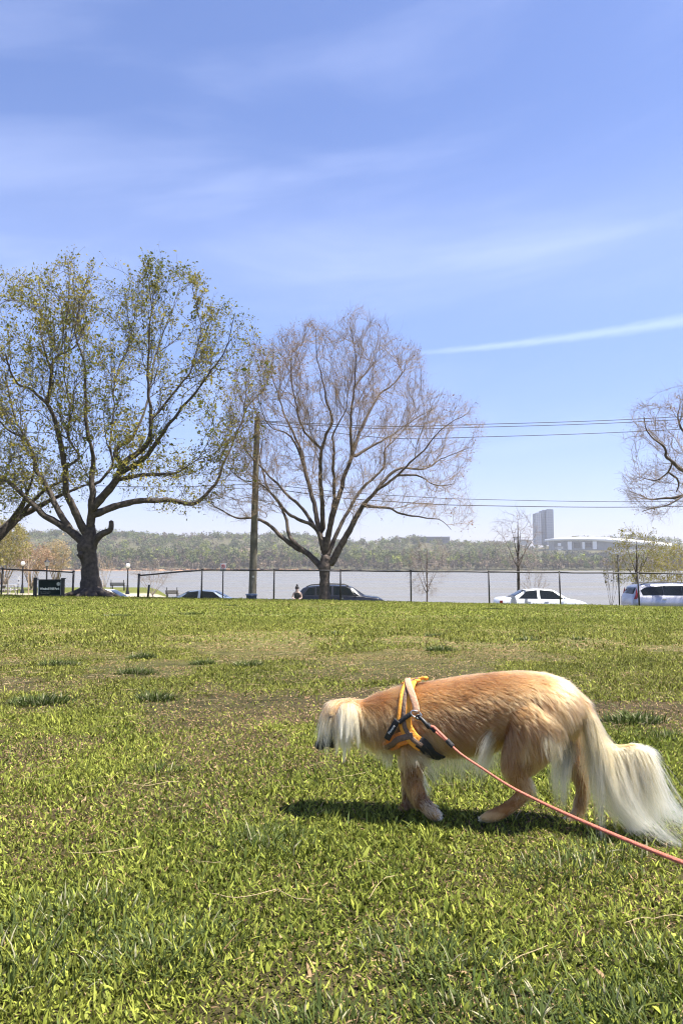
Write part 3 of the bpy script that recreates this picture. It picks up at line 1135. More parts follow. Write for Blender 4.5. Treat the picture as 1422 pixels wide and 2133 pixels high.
# neighbour on the far left: only its right-hand limbs reach into the picture
trunkD = [(-100, 1250, 26), (-98, 1210, 21), (-90, 1170, 20), (-78, 1150, 17)]
limbsD = [
    [(-80, 1152, 16), (-30, 1135, 14), (0, 1112, 12), (20, 1093, 10), (45, 1072, 8), (75, 1060, 6), (108, 1040, 4.5), (150, 1020, 3), (186, 1008, 1.5)],
    [(20, 1093, 7), (35, 1070, 6), (48, 1050, 5), (62, 1015, 3), (70, 985, 1.8), (72, 965, 1.2)],
    [(45, 1072, 5), (70, 1040, 4), (105, 1015, 3), (140, 1000, 2)],
    [(-90, 1160, 12), (-120, 1080, 9), (-130, 980, 6), (-110, 860, 3)],
    [(-30, 1135, 6), (-40, 1080, 5), (-10, 1030, 3), (10, 990, 1.6)],
    [(-100, 1180, 8), (-160, 1110, 6), (-240, 1050, 3)],
]
crownD = [(-300, 1080), (-320, 800), (-220, 680), (-80, 660), (-20, 760), (20, 880), (60, 930), (120, 980), (190, 1000), (180, 1030), (100, 1060), (40, 1085), (0, 1080), (-60, 1110)]
make_tree('leafing_tree', 'tree at the left edge of which only thick leafy limbs reach in', 35.4, trunkD, limbsD, crownD, 1500, 4.0, -90,
          (M_barkdark, M_twigdark), twigs=2, tip=0.0065, leaf=(2, 0.10, (0.11, 0.13, 0.025), (0.26, 0.25, 0.06), lambda p: np.full(len(p), 0.35)), seed=31, base_z=float(H(-17.9, 35.4)) - .05)

# bare drooping tree, mostly outside the right edge
trunkE = [(1600, 1262, 20), (1598, 1220, 17), (1590, 1160, 16), (1580, 1110, 14)]
limbsE = [
    [(1582, 1110, 11), (1540, 1050, 9), (1480, 1010, 7), (1430, 1030, 5), (1390, 1036, 3.6), (1350, 1040, 2), (1332, 1030, 1)],
    [(1590, 1100, 11), (1540, 1020, 9), (1470, 990, 7), (1422, 980, 5.5), (1400, 962, 4.5), (1385, 950, 4), (1384, 932, 3), (1362, 915, 2.2), (1346, 895, 1.5), (1342, 870, 1)],
    [(1480, 990, 5), (1440, 920, 4), (1418, 890, 3), (1410, 865, 2), (1416, 850, 1)],
    [(1560, 1060, 8), (1540, 940, 6), (1500, 860, 4), (1470, 800, 2)],
    [(1600, 1140, 9), (1660, 1040, 7), (1700, 920, 4), (1690, 820, 2)],
    [(1400, 962, 2.6), (1385, 990, 2.2), (1360, 1000, 1.8), (1335, 995, 1)],
    [(1430, 1030, 3), (1390, 1050, 2.4), (1360, 1058, 1.8), (1335, 1066, 1)],
    [(1405, 990, 3), (1412, 1010, 2.4), (1408, 1025, 1.6)],
]
crownE = [(1300, 1030), (1310, 990), (1335, 960), (1318, 920), (1322, 880), (1345, 850), (1400, 838), (1440, 800), (1560, 760), (1700, 780), (1800, 880), (1820, 1000), (1760, 1080), (1640, 1090), (1500, 1075), (1420, 1062), (1390, 1085), (1360, 1072), (1330, 1068)]
make_tree('drooping_tree', 'bare twiggy tree whose branches reach in over the silver van at the right edge', 37.5, trunkE, [[(a, b_, r_ * .72) for a, b_, r_ in l_] for l_ in limbsE], crownE, 3200, 4.0, 1590,
          (M_bark, M_twig), D=0.22, dk=0.3, twigs=3, twig_len=0.36, tip=0.006, fanned=dict(l1=1.8, up=0.0, step1=.5, step2=.4, spread=0.8, fill=1600), seed=41, base_z=float(H(20.8, 37.5)) - 0.05, twig_r=0.0036,
          leaf=(1, 0.055, (0.26, 0.15, 0.08), (0.24, 0.19, 0.08), lambda p: np.full(len(p), 0.2)))


# small trees and shrubs on the near bank, beyond the road
def small_tree(name, label, px, ytop, ybase_px, Y, w, n_att, seed, trunk_r, mats, leaf=None, fork=0.35, multi=0, twigs=2, lean=0, cat='tree', group=None, tip=0.006, twig_r=0.005, dk=0.34):
    gx = (px - 711) / F * Y
    gz = float(H(gx, Y)) - 0.03
    ppm = F / Y
    yb = 1175.5 + (EYE - gz) * ppm
    h = yb - ytop
    random.seed(seed)
    fy = yb - h * fork
    if multi:
        tr = [(px, yb, trunk_r), (px, yb - h * 0.04, trunk_r * 0.9)]
        base = (px, yb - h * 0.04)
    else:
        tr = [(px, yb, trunk_r * 1.2), (px + lean * 0.3, yb - h * fork * 0.5, trunk_r), (px + lean * .6, fy, trunk_r * 0.85), (px + lean, yb - h * 0.7, trunk_r * 0.45), (px + lean * 1.1, yb - h * 0.92, trunk_r * 0.15)]
        base = (px + lean * .6, fy)
    lim = []
    for k in range(multi or 5):
        s_ = (k / max(1, (multi or 5) - 1) - 0.5) * 2
        x1, y1 = px + s_ * w * 0.8 + random.uniform(-.1, .1) * w, yb - h * random.uniform(0.72, 0.95)
        b0 = (base[0], base[1] - (0 if multi else h * 0.07 * (k % 3)))
        lim.append([(b0[0], b0[1], trunk_r * 0.5), ((b0[0] * .55 + x1 * .45), b0[1] * .6 + y1 * .4, trunk_r * 0.27), (x1, y1, trunk_r * 0.08)])
    cr = []
    for k in range(18):
        a = 2 * math.pi * k / 18
        cr.append((px + lean * .6 + w * math.cos(a) * random.uniform(0.8, 1.1), (fy + ytop) / 2 - math.sin(a) * (fy - ytop) / 2 * random.uniform(0.9, 1.08)))
    return make_tree(name, label, Y, tr, lim, cr, n_att, w / ppm * 0.8, px, mats, D=0.3, dk=dk, di=2.5, iters=50, twigs=twigs, twig_len=0.4, leaf=leaf, seed=seed, cat=cat, group=group, base_z=gz, tip=tip, twig_r=twig_r)


M_palebark = pmat('pale_bark', (0.42, 0.38, 0.31), 0.85, noise=(0.58, 0.54, 0.46), nscale=6)
M_greytwig = pmat('grey_twig', (0.23, 0.19, 0.16), 0.9)
M_tantwig = pmat('tan_twig', (0.36, 0.27, 0.18), 0.9)
small_tree('young_tree', 'small pale bare tree behind the fence, left of the white sedan', 889, 1135, 0, 52, 40, 620, 51, 1.9, (M_bark, M_greytwig), fork=0.24, twigs=3)
small_tree('young_tree', 'slim upright bare tree rising just behind the white sedan', 1080, 1068, 0, 50, 42, 820, 52, 3.2, (M_barkdark, M_greytwig), fork=0.42, twigs=2, lean=-2)
small_tree('shrub', 'low twiggy bare shrub behind the roof of the white sedan', 1112, 1190, 0, 56, 26, 160, 53, 1.5, (M_greytwig, M_greytwig), multi=5, cat='shrub')
yl = (2, 0.16, (0.17, 0.16, 0.03), (0.33, 0.29, 0.05), None)
small_tree('flowering_tree', 'loose yellow green tree behind the rear of the silver van', 1325, 1112, 0, 50, 50, 520, 54, 3.2, (M_barkdark, M_greytwig), leaf=(4, 0.085, (0.15, 0.145, 0.025), (0.27, 0.24, 0.045), lambda p: np.full(len(p), 0.6)), fork=0.36, twigs=2)
small_tree('flowering_shrub', 'low yellow green shrub above the roof of the silver van', 1392, 1146, 0, 53, 52, 520, 55, 2.2, (M_greytwig, M_greytwig), leaf=(4, 0.09, (0.16, 0.15, 0.03), (0.28, 0.25, 0.055), lambda p: np.full(len(p), 0.6)), multi=6, cat='shrub', twigs=2)
small_tree('sapling', 'thin sapling with few leaves between fence and silver van', 1272, 1180, 0, 46, 20, 90, 56, 1.2, (M_barkdark, M_greytwig), leaf=(1, 0.12, (0.12, 0.11, 0.06), (0.2, 0.18, 0.09), None), multi=4, cat='shrub', twigs=1)
small_tree('shrub', 'wide grey bare shrub behind the fence end post, left of the blue sedan', 318, 1180, 0, 58, 44, 300, 57, 1.6, (M_greytwig, M_greytwig), multi=7, cat='shrub', twigs=2)
# trees at the water's edge on the left
small_tree('willow', 'yellow green willow at the left edge beyond the fence', 8, 1092, 0, 66, 52, 1100, 58, 4, (M_tantwig, M_tantwig), leaf=(3, 0.14, (0.22, 0.20, 0.06), (0.34, 0.30, 0.11), lambda p: np.full(len(p), 0.7)), multi=7, twigs=2)
small_tree('tan_tree', 'reddish tan leafless tree behind the leftmost lamp post', 66, 1142, 0, 70, 38, 900, 59, 3, (M_tantwig, pmat('red_twig', (0.38, 0.25, 0.18), 0.9)), multi=8, twigs=4, leaf=(1, 0.14, (0.40, 0.27, 0.17), (0.36, 0.26, 0.15), lambda p: np.full(len(p), 0.5)))
small_tree('tan_tree', 'golden tan leafless tree behind the park sign', 118, 1135, 0, 72, 30, 900, 60, 3, (M_tantwig, M_tantwig), multi=8, twigs=4, leaf=(1, 0.15, (0.40, 0.31, 0.17), (0.44, 0.36, 0.2), lambda p: np.full(len(p), 0.6)))
small_tree('birch', 'slender pale barked trunk left of the park sign', 60, 1148, 0, 60, 16, 120, 61, 1.2, (M_tantwig, M_greytwig), fork=0.6, twigs=1)
small_tree('young_tree', 'thin bare y shaped young tree near the left edge behind the fence', 17, 1172, 0, 52, 22, 120, 62, 1.3, (M_greytwig, M_greytwig), fork=0.6, twigs=1)
small_tree('shrub', 'tan shrub right of the thick trunk at the water edge', 218, 1166, 0, 84, 20, 260, 63, 1.4, (M_tantwig, M_tantwig), multi=6, cat='shrub', twigs=3)
RNG = np.random.default_rng(99)
random.seed(99)
# ------------------------------------------------------------------ fences
def ground_hit(px, Y):
    x = (px - 711) / F * Y
    return np.array((x, Y, float(H(x, Y))))


def fence(name, label, posts, group):
    """posts: list of (px, top px, Y, radius)"""
    p0 = ground_hit(posts[0][0], posts[0][2])
    root = thing(name, p0, label, 'fence', group)
    tops = []
    for px, py, Y, r in posts:
        t = P(px, py, Y)
        b_ = ground_hit(px, Y)
        tops.append(t)
        bm = bmesh.new()
        cyl(bm, b_ - np.array((0, 0, .08)), t + np.array((0, 0, 0.03)), r, r, 10)
        ball(bm, t + np.array((0, 0, 0.03)), r * 1.2, (1, 1, 0.7), 10)
        bm_obj('post', bm, M_dkmetal, root, smooth=True)
    acc = Acc()
    tp = np.array(tops) - np.array((0, 0, 0.01))
    for a, b_ in zip(tp[:-1], tp[1:]):
        k = max(2, int(np.linalg.norm(b_ - a) / 0.5))
        s = np.linspace(0, 1, k + 1)[:, None]
        pts = a + (b_ - a) * s
        pts[:, 2] += 0.008 * np.sin(s[:, 0] * 7 + a[0])
        acc.tube(pts, np.full(k + 1, 0.033), 8)
    acc.build('top_rail', M_dkmetal, root, smooth=True)
    # chain link: zig-zag wires
    A, B = [], []
    for a, b_, (pa, _, Ya, _), (pb, _, Yb, _) in zip(tp[:-1], tp[1:], posts[:-1], posts[1:]):
        ga, gb = ground_hit(pa, Ya), ground_hit(pb, Yb)
        L = np.linalg.norm((b_ - a)[:2])
        n = int(L / 0.065)
        hh = ((a[2] - ga[2]) + (b_[2] - gb[2])) / 2 - 0.05
        k = hh / L                      # 45 degree wires rise hh over a run of hh
        for i in range(-int(n * k) - 1, n + 1):
            for sgn in (1, -1):
                s0, s1 = i / n, i / n + k
                f0, f1 = (0.0, 1.0)
                if s0 < 0:
                    f0 = -s0 / k
                    s0 = 0
                if s1 > 1:
                    f1 = 1 - (s1 - 1) / k
                    s1 = 1
                if f1 <= f0:
                    continue
                if sgn < 0:
                    f0, f1 = 1 - f0, 1 - f1
                za0 = lambda s_, f_: (ga[2] * (1 - s_) + gb[2] * s_ + 0.05) * (1 - f_) + (a[2] * (1 - s_) + b_[2] * s_) * f_
                q0 = ga * (1 - s0) + gb * s0
                q1 = ga * (1 - s1) + gb * s1
                A.append((q0[0], q0[1] + 0.003 * sgn, za0(s0, f0)))
                B.append((q1[0], q1[1] + 0.003 * sgn, za0(s1, f1)))
    mesh = Acc()
    o = np.full(len(A), 0.0014)
    prisms(mesh, A, B, o, o)
    mesh.build('chain_link', M_dkmetal, root)
    return root


fence('chain_link_fence', 'long black chain link fence along the grass edge in front of the parked cars',
      [(290, 1198, 33.0, .05), (421, 1187, 33.1, .034), (571, 1187, 33.2, .034), (709, 1188.5, 33.3, .034), (855, 1189.5, 33.4, .034), (1017, 1191, 33.4, .034), (1164, 1192, 33.4, .034), (1327, 1193.5, 33.4, .036), (1490, 1195, 33.4, .036), (1650, 1196, 33.4, .036)], 'black chain link fences')
fence('chain_link_fence', 'short black chain link fence behind the park sign, sloping down to its end post',
      [(-300, 1176, 35.2, .034), (-150, 1180, 35.1, .034), (6, 1184.5, 35.0, .036), (154, 1191.5, 35.0, .05)], 'black chain link fences')
# lone short posts
g0 = ground_hit(310, 32.9)
bm = bmesh.new()
cyl(bm, g0 - np.array((0, 0, .05)), P(311, 1219, 32.9), .045, .045, 10)
ball(bm, P(311, 1219, 32.9), .05, (1, 1, .5), 10)
tag(bm_obj('bollard', bm, M_black, loc=g0, smooth=True), 'short black post standing alone just right of the fence end post', 'bollard')
g0 = ground_hit(1286, 36.2)
bm = bmesh.new()
cyl(bm, g0, P(1286, 1158, 36.2), .035, .03, 10)
ball(bm, P(1286, 1157, 36.2), .04, (1, 1, .6), 10)
tag(bm_obj('metal_pole', bm, M_dkmetal, loc=g0, smooth=True), 'thin dark pole without a sign standing left of the silver van', 'pole')

# ------------------------------------------------------------------ park sign
Ys = 31.6
gs = ground_hit(104, Ys)
sg = thing('park_sign', gs, 'dark green park sign with pale lettering between two black posts', 'sign')
M_green = pmat('sign_green', (0.003, 0.010, 0.008), 0.6, spec=.2, noise=(0.004, 0.014, 0.011), nscale=5)
for px in (75.5, 133):
    a, b_ = ground_hit(px, Ys), P(px, 1204.5 + (1 if px > 100 else 0), Ys)
    bm = bmesh.new()
    box(bm, ((a + b_) / 2), (0.12, 0.12, b_[2] - a[2] + 0.06))
    box(bm, b_ + np.array((0, 0, 0.005)), (0.16, 0.16, 0.035))
    bm_obj('post', bm, M_black, sg, bevel=0.006)
pl_, pr_ = P(80.5, 1208.5, Ys), P(128.5, 1239.5, Ys)
cx_, cz_ = (pl_[0] + pr_[0]) / 2, (pl_[2] + pr_[2]) / 2
sw, sh = pr_[0] - pl_[0], pl_[2] - pr_[2]
bm = bmesh.new()
box(bm, (cx_, Ys, cz_), (sw - 0.05, 0.05, sh))
bm_obj('board', bm, M_green, sg, bevel=0.006)
bm = bmesh.new()
box(bm, (cx_, Ys, cz_ + sh / 2 + 0.015), (sw + 0.06, 0.08, 0.04))
bm_obj('frame_rail', bm, M_black, sg, bevel=0.004)
bm = bmesh.new()
box(bm, (cx_, Ys, cz_ - sh / 2 - 0.012), (sw + 0.06, 0.08, 0.035))
bm_obj('frame_rail', bm, M_black, sg, bevel=0.004)
M_trim = pmat('pale_trim', (0.5, 0.5, 0.47), 0.6)
for s_ in (-1, 1):
    bm = bmesh.new()
    box(bm, (cx_ + s_ * (sw / 2 - 0.012), Ys - 0.004, cz_), (0.035, 0.045, sh - 0.03))
    bm_obj('pale_trim', bm, M_trim, sg)
M_letter = pmat('sign_letters', (0.62, 0.64, 0.56), 0.6)
M_dimlet = pmat('sign_small_letters', (0.13, 0.14, 0.13), 0.6)


def text_mesh(name, body, size, centre, mat, parent, rot=None, extrude=0.004, bold=0.0, width=None):
    cu = bpy.data.curves.new(name, 'FONT')
    cu.body = body
    cu.size = size
    cu.align_x = 'CENTER'
    cu.align_y = 'CENTER'
    cu.extrude = extrude
    cu.offset = bold
    tmp = bpy.data.objects.new(name, cu)
    COL.objects.link(tmp)
    dg = bpy.context.evaluated_depsgraph_get()
    me = bpy.data.meshes.new_from_object(tmp.evaluated_get(dg))
    bpy.data.objects.remove(tmp)
    m = Matrix.Translation(tuple(np.asarray(centre) - org(parent))) @ (rot if rot is not None else Matrix.Rotation(R(90), 4, 'X'))
    if width:
        xs = [v.co.x for v in me.vertices]
        m = m @ Matrix.Diagonal((width / (max(xs) - min(xs)), 1, 1, 1))
    me.transform(m)
    me.materials.clear()
    me.materials.append(mat)
    return link_data(name, me, parent)


text_mesh('lettering', 'Windmill Hill Park', 0.13, (cx_ - 0.0, Ys - 0.029, P(104, 1226.5, Ys)[2]), M_letter, sg, bold=0.003, width=sw * 0.84)
text_mesh('small_lettering', 'City of Alexandria', 0.06, (cx_ - 0.18, Ys - 0.028, P(104, 1233, Ys)[2]), M_dimlet, sg)
text_mesh('small_lettering', 'Recreation, Parks', 0.05, (cx_ - 0.18, Ys - 0.028, P(104, 1236.4, Ys)[2]), M_dimlet, sg)
bm = bmesh.new()
m_ = Matrix.Translation(tuple(P(123, 1216.5, Ys) + np.array((0, -0.03, 0)))) @ Matrix.Rotation(R(90), 4, 'X')
bmesh.ops.create_cone(bm, cap_ends=True, segments=24, radius1=0.085, radius2=0.085, depth=0.012, matrix=m_)
em = bm_obj('emblem', bm, M_dimlet, sg)
bm = bmesh.new()
for k in range(8):
    a = k * math.pi / 4
    cc_ = P(123, 1216.5, Ys)
    box(bm, (cc_[0] + math.cos(a) * .05, Ys - 0.038, cc_[2] + math.sin(a) * .05), (0.022, 0.006, 0.022))
box(bm, (cc_[0], Ys - 0.038, cc_[2]), (0.05, 0.006, 0.03))
bm_obj('emblem_relief', bm, M_letter, em)

# ------------------------------------------------------------------ lamps, no-parking sign
def lamp(px, ytop, Y, label, globe):
    b_ = ground_hit(px, Y)
    t = P(px, ytop, Y)
    root = thing('street_lamp', b_, label, 'street lamp', 'park street lamps')
    h = t[2] - b_[2]
    bm = bmesh.new()
    cyl(bm, b_, b_ + (0, 0, .25), .17, .13, 12)
    cyl(bm, b_ + (0, 0, .25), b_ + (0, 0, .7), .10, .075, 12)
    cyl(bm, b_ + (0, 0, .7), b_ + (0, 0, h - .55), .06, .05, 12)
    cyl(bm, b_ + (0, 0, h - .55), b_ + (0, 0, h - .45), .05, .12, 12)
    bm_obj('pole', bm, M_black, root)
    bm = bmesh.new()
    if globe:
        ball(bm, b_ + (0, 0, h - .22), .17, (1, 1, 1.05), 16)
        g_ = bm_obj('globe', bm, pmat('opal_glass', (0.85, 0.85, 0.83), 0.35), root, smooth=True)
        bm = bmesh.new()
        cyl(bm, b_ + (0, 0, h - .02), b_ + (0, 0, h + .1), .05, .015, 10)
        bm_obj('finial', bm, M_black, g_)
    else:
        cyl(bm, b_ + (0, 0, h - .45), b_ + (0, 0, h - .18), .13, .2, 8)
        g_ = bm_obj('lantern', bm, pmat('lantern_glass', (0.35, 0.34, 0.3), 0.2), root)
        bm = bmesh.new()
        cyl(bm, b_ + (0, 0, h - .18), b_ + (0, 0, h), .27, .05, 8)
        ball(bm, b_ + (0, 0, h + .02), .05)
        bm_obj('cap', bm, M_black, g_)
    return root


lamp(268, 1172, 60, 'black lamp post with a round white globe right of the thick trunk', True)
lamp(100, 1166, 56, 'black lantern lamp post with pointed cap rising behind the park sign', False)
lamp(50, 1168, 62, 'thin lamp post with a pale head left of the park sign', True)

gn = ground_hit(465, 37.0)
ns = thing('parking_sign', gn, 'small white no parking sign on a thin post above the blue sedan', 'sign')
bm = bmesh.new()
cyl(bm, gn, P(465, 1176, 37.0), .028, .028, 8)
bm_obj('post', bm, M_dkmetal, ns)
c0, c1 = P(459, 1173.5, 36.95), P(471, 1190, 36.95)
pc = (c0 + c1) / 2
bm = bmesh.new()
box(bm, pc, (c1[0] - c0[0], 0.012, c0[2] - c1[2]))
pn = bm_obj('plate', bm, M_white, ns, bevel=0.004)
M_red = pmat('sign_red', (0.55, 0.03, 0.03), 0.5)
bm = bmesh.new()
mm = Matrix.Translation((pc[0], pc[1] - .009, pc[2] + .04)) @ Matrix.Rotation(R(90), 4, 'X')
rg = Acc()
aa = np.linspace(0, 2 * math.pi, 25)
rg.tube(np.stack([pc[0] + .085 * np.cos(aa), np.full(25, pc[1] - .009), pc[2] + .04 + .085 * np.sin(aa)], -1), np.full(25, .012), 5)
rg.tube(np.array([(pc[0] - .06, pc[1] - .012, pc[2] + .10), (pc[0] + .06, pc[1] - .012, pc[2] - .02)]), np.full(2, .011), 5)
rg.build('prohibition_ring', M_red, pn)
text_mesh('lettering', 'P', 0.14, (pc[0], pc[1] - .009, pc[2] + .04), M_black, pn, bold=0.003, extrude=.002)
bm = bmesh.new()
box(bm, (pc[0], pc[1] - .009, pc[2] - .12), (.14, .006, .03))
bm_obj('arrow', bm, M_red, pn)

# ------------------------------------------------------------------ utility pole and wires
Yp = 35.6
gp = ground_hit(525, Yp)
M_pole = pmat('weathered_pole', (0.12, 0.105, 0.075), 0.9, noise=(0.21, 0.19, 0.14), nscale=3.5, bump=0.5, detail=8)
up_ = thing('utility_pole', gp, 'tall weathered wooden utility pole left of the bare tree', 'utility pole')
ac = Acc()
topp = P(536, 868, Yp)
botp = P(525, 1250, Yp)
botp[2] = gp[2] - 0.1
kk = np.linspace(0, 1, 14)[:, None]
ac.tube(botp + (topp - botp) * kk, np.linspace(0.19, 0.125, 14), 14)
ac.build('shaft', M_pole, up_, smooth=True)
bm = bmesh.new()
arm_z = topp[2] - 0.25
box(bm, (topp[0], Yp - 0.16, arm_z), (0.12, 2.3, 0.13), Matrix.Rotation(R(8), 4, 'Z'))
bm_obj('cross_arm', bm, M_pole, up_, bevel=0.008)
for dy in (-1.0, 0.0, 1.0):
    bm = bmesh.new()
    b1 = np.array((topp[0] - 0.14 * dy, Yp - .16 + dy, arm_z + .06))
    cyl(bm, b1, b1 + (0, 0, .10), .03, .045, 8)
    cyl(bm, b1 + (0, 0, .10), b1 + (0, 0, .16), .05, .03, 8)
    bm_obj('insulator', bm, pmat('porcelain', (.25, .22, .2), .3), up_)
bm = bmesh.new()
box(bm, P(527, 1201, Yp) + np.array((0.03, -0.185, 0)), (0.10, 0.01, 0.08))
bm_obj('number_plate', bm, M_steel, up_)
bin_g = ground_hit(525, 34.6)
bt = thing('trash_bin', bin_g, 'blue grey bin with a flat lid at the foot of the utility pole', 'trash bin')
ptop = P(525, 1237, 34.6)
bm = bmesh.new()
cyl(bm, bin_g, (bin_g[0], 34.6, ptop[2] - 0.06), .2, .24, 14)
bm_obj('body', bm, pmat('bin_blue', (0.06, 0.085, 0.12), 0.6), bt)
bm = bmesh.new()
cyl(bm, (bin_g[0], 34.6, ptop[2] - 0.06), (bin_g[0], 34.6, ptop[2]), .285, .25, 14)
bm_obj('lid', bm, pmat('bin_lid', (0.16, 0.21, 0.28), 0.45), bt)


def wire(pts, label, rad=0.016):
    """pts: (px, py, Y)"""
    p3 = np.array([P(*p) for p in pts])
    p3 = catmull(p3, 1.0)
    a = Acc()
    a.tube(p3, np.full(len(p3), rad), 5)
    tag(a.build('power_line', M_dkmetal, loc=p3[0]), label, 'power line', 'overhead power lines')


wire([(533, 876, 34.7), (800, 888, 35.0), (990, 884, 35.3), (1320, 873, 35.8), (1760, 846, 36.5)], 'topmost of the upper power lines crossing from the bare tree to the right edge')
wire([(536, 878, 35.5), (800, 893, 35.8), (990, 890, 36.1), (1320, 879, 36.6), (1760, 853, 37.3)], 'middle one of the three upper power lines, close under the topmost')
wire([(538, 880, 36.5), (800, 912, 36.8), (1000, 910, 37.1), (1320, 899, 37.6), (1760, 874, 38.3)], 'lowest of the three upper power lines, set apart below the other two')
wire([(529, 1005, 35.4), (700, 1024, 35.6), (870, 1035, 35.8), (990, 1040, 36.1), (1340, 1045, 36.8), (1760, 1036, 37.6)], 'thin upper one of the two low cables meeting the drooping branches', 0.013)
wire([(529, 1012, 35.4), (700, 1036, 35.6), (870, 1048, 35.8), (990, 1053, 36.1), (1340, 1056, 36.8), (1760, 1044, 37.6)], 'lower of the two low cables meeting the drooping branches', 0.018)
wire([(531, 1008, 35.4), (433, 1012, 35.0), (300, 1014, 34.7), (0, 1003, 34.0), (-400, 970, 33)], 'cable running left from the utility pole through the budding tree', 0.014)

# ------------------------------------------------------------------ cars
def car(name, label, px0, px1, Y, kind, paint, paint_rough=0.35, metal=0.0, z_road=-2.02, roof_py=None):
    """rear end at photo column px0, front at px1, side on to the field"""
    x0, x1 = (px0 - 711) / F * Y, (px1 - 711) / F * Y
    L = x1 - x0
    root = thing(name, ((x0 + x1) / 2, Y, z_road), label, {'sedan': 'car', 'suv': 'car', 'van': 'car'}[kind])
    hgt = {'sedan': 1.46, 'suv': 1.7, 'van': 1.74}[kind]
    if roof_py:
        hgt = P(px0, roof_py, Y)[2] - z_road
    belt = {'sedan': 0.93, 'suv': 1.12, 'van': 1.08}[kind]
    # stations: fraction along the length, belt height, roof height (fraction of hgt), belt half width, roof half width, bottom
    if kind == 'sedan':
        S = [(0.0, .62, .70, .70, .60, .38), (.015, .88, .93, .80, .66, .28), (.05, .97, 1.00, .86, .70, .22), (.15, .97, 1.03, .90, .70, .20), (.175, .96, 1.06, .905, .70, .20),
             (.30, .94, hgt * .955, .91, .62, .18), (.36, .935, hgt * .985, .91, .62, .18), (.46, .93, hgt, .91, .62, .18), (.58, .92, hgt * .985, .91, .62, .18), (.62, .915, hgt * .955, .91, .62, .18),
             (.755, .90, 1.0, .905, .68, .18), (.78, .89, .965, .90, .68, .18), (.90, .80, .86, .88, .62, .20), (.965, .70, .75, .82, .56, .22), (.995, .52, .56, .70, .5, .26), (1.0, .42, .46, .66, .5, .30)]
        glass_rear, glass_front = (.185, .30), (.62, .745)
        sides = [[(.215, .06), (.315, .86), (.425, .90), (.425, .06)], [(.455, .06), (.455, .90), (.60, .86), (.715, .06)]]
        wheels = (.19, .80)
    else:
        k = 1 if kind == 'suv' else 0
        S = [(0.0, .62, .70, .80, .70, .40), (.01, 1.0, 1.12, .88, .72, .30), (.03, belt + .02, belt + .22, .92, .70, .24), (.055, belt + .01, hgt * (.90 if k else .90), .94, .68, .22), (.10, belt, hgt * (.955 if k else .965), .945, .67, .22),
             (.25, belt, hgt * .99, .95, .66, .20), (.40, belt - .01, hgt, .95, .66, .20), (.55, belt - .02, hgt * .985, .95, .66, .20), (.62, belt - .03, hgt * .945, .95, .66, .20),
             (.76 if k else .80, belt - .05, belt + .03, .94, .70, .20), (.79 if k else .83, belt - .07, belt - .01, .93, .70, .20), (.92, belt - .14, belt - .08, .90, .62, .22), (.975, belt - .26, belt - .2, .84, .56, .26), (1.0, .52, .58, .72, .5, .32)]
        glass_rear, glass_front = (.022, .052), (.625, .755 if k else .79)
        sides = ([[(.075, .10), (.125, .80), (.20, .84), (.20, .10)], [(.215, .10), (.215, .85), (.385, .88), (.385, .10)], [(.41, .10), (.41, .88), (.555, .86), (.60, .70), (.655, .10)], [(.665, .10), (.615, .70), (.70, .12)]] if k else
                 [[(.10, .14), (.085, .55), (.13, .74), (.30, .80), (.30, .14)], [(.303, .14), (.303, .80), (.48, .82), (.48, .14)], [(.483, .14), (.483, .82), (.60, .78), (.70, .14)]])
        wheels = (.19, .81)
    st = np.array(S)
    fine = np.unique(np.concatenate([np.linspace(0, 1, 41), st[:, 0]]))
    I = lambda c_: np.interp(fine, st[:, 0], st[:, c_])
    bz, rz, bw, rw, bo = I(1), I(2), I(3), I(4), I(5)

    def ring(i, f_):
        m_ = (bz[i] + bo[i]) / 2
        return [(0, bo[i]), (bw[i] * .86, bo[i]), (bw[i] * .97, bo[i] + .12), (bw[i] * 1.0, m_ + .08), (bw[i] * .985, bz[i] - .03), (bw[i] * .955, bz[i]),
                (rw[i] + (bw[i] * .955 - rw[i]) * .12, bz[i] + (rz[i] - bz[i]) * .86), (rw[i] * .93, bz[i] + (rz[i] - bz[i]) * .965), (rw[i] * .6, rz[i] - .006), (0, rz[i])]

    V, n = [], 18
    for i, f_ in enumerate(fine):
        half = ring(i, f_)
        full = [(y, z) for y, z in half] + [(-y, z) for y, z in half[-2:0:-1]]
        for y, z in full:
            V.append((x0 + f_ * L, Y - y, z_road + z))
    V = np.array(V)
    k = len(fine)
    vi = np.arange(k * n).reshape(k, n)
    vj = np.roll(vi, -1, 1)
    q = np.stack([vi[:-1], vj[:-1], vj[1:], vi[1:]], -1).reshape(-1, 4)
    capv = np.array([V[:n].mean(0), V[-n:].mean(0)])
    t = [(k * n, (j + 1) % n, j) for j in range(n)] + [(k * n + 1, (k - 1) * n + j, (k - 1) * n + (j + 1) % n) for j in range(n)]
    body = np_mesh('body', np.concatenate([V, capv]), [q, np.array(t)], paint, root, smooth=True)

    def surf(f_, tt, side, off=0.012):
        g_ = lambda c_: float(np.interp(f_, st[:, 0], st[:, c_]))
        b_, r_ = np.array((g_(3) * .955, g_(1))), np.array((g_(4) + (g_(3) * .955 - g_(4)) * .12, g_(1) + (g_(2) - g_(1)) * .86))
        yz = b_ + (r_ - b_) * tt / 0.86
        nn = np.array((r_[1] - b_[1], -(r_[0] - b_[0])))
        nn /= np.linalg.norm(nn)
        yz = yz + nn * off
        return (x0 + f_ * L, Y - side * yz[0], z_road + yz[1])

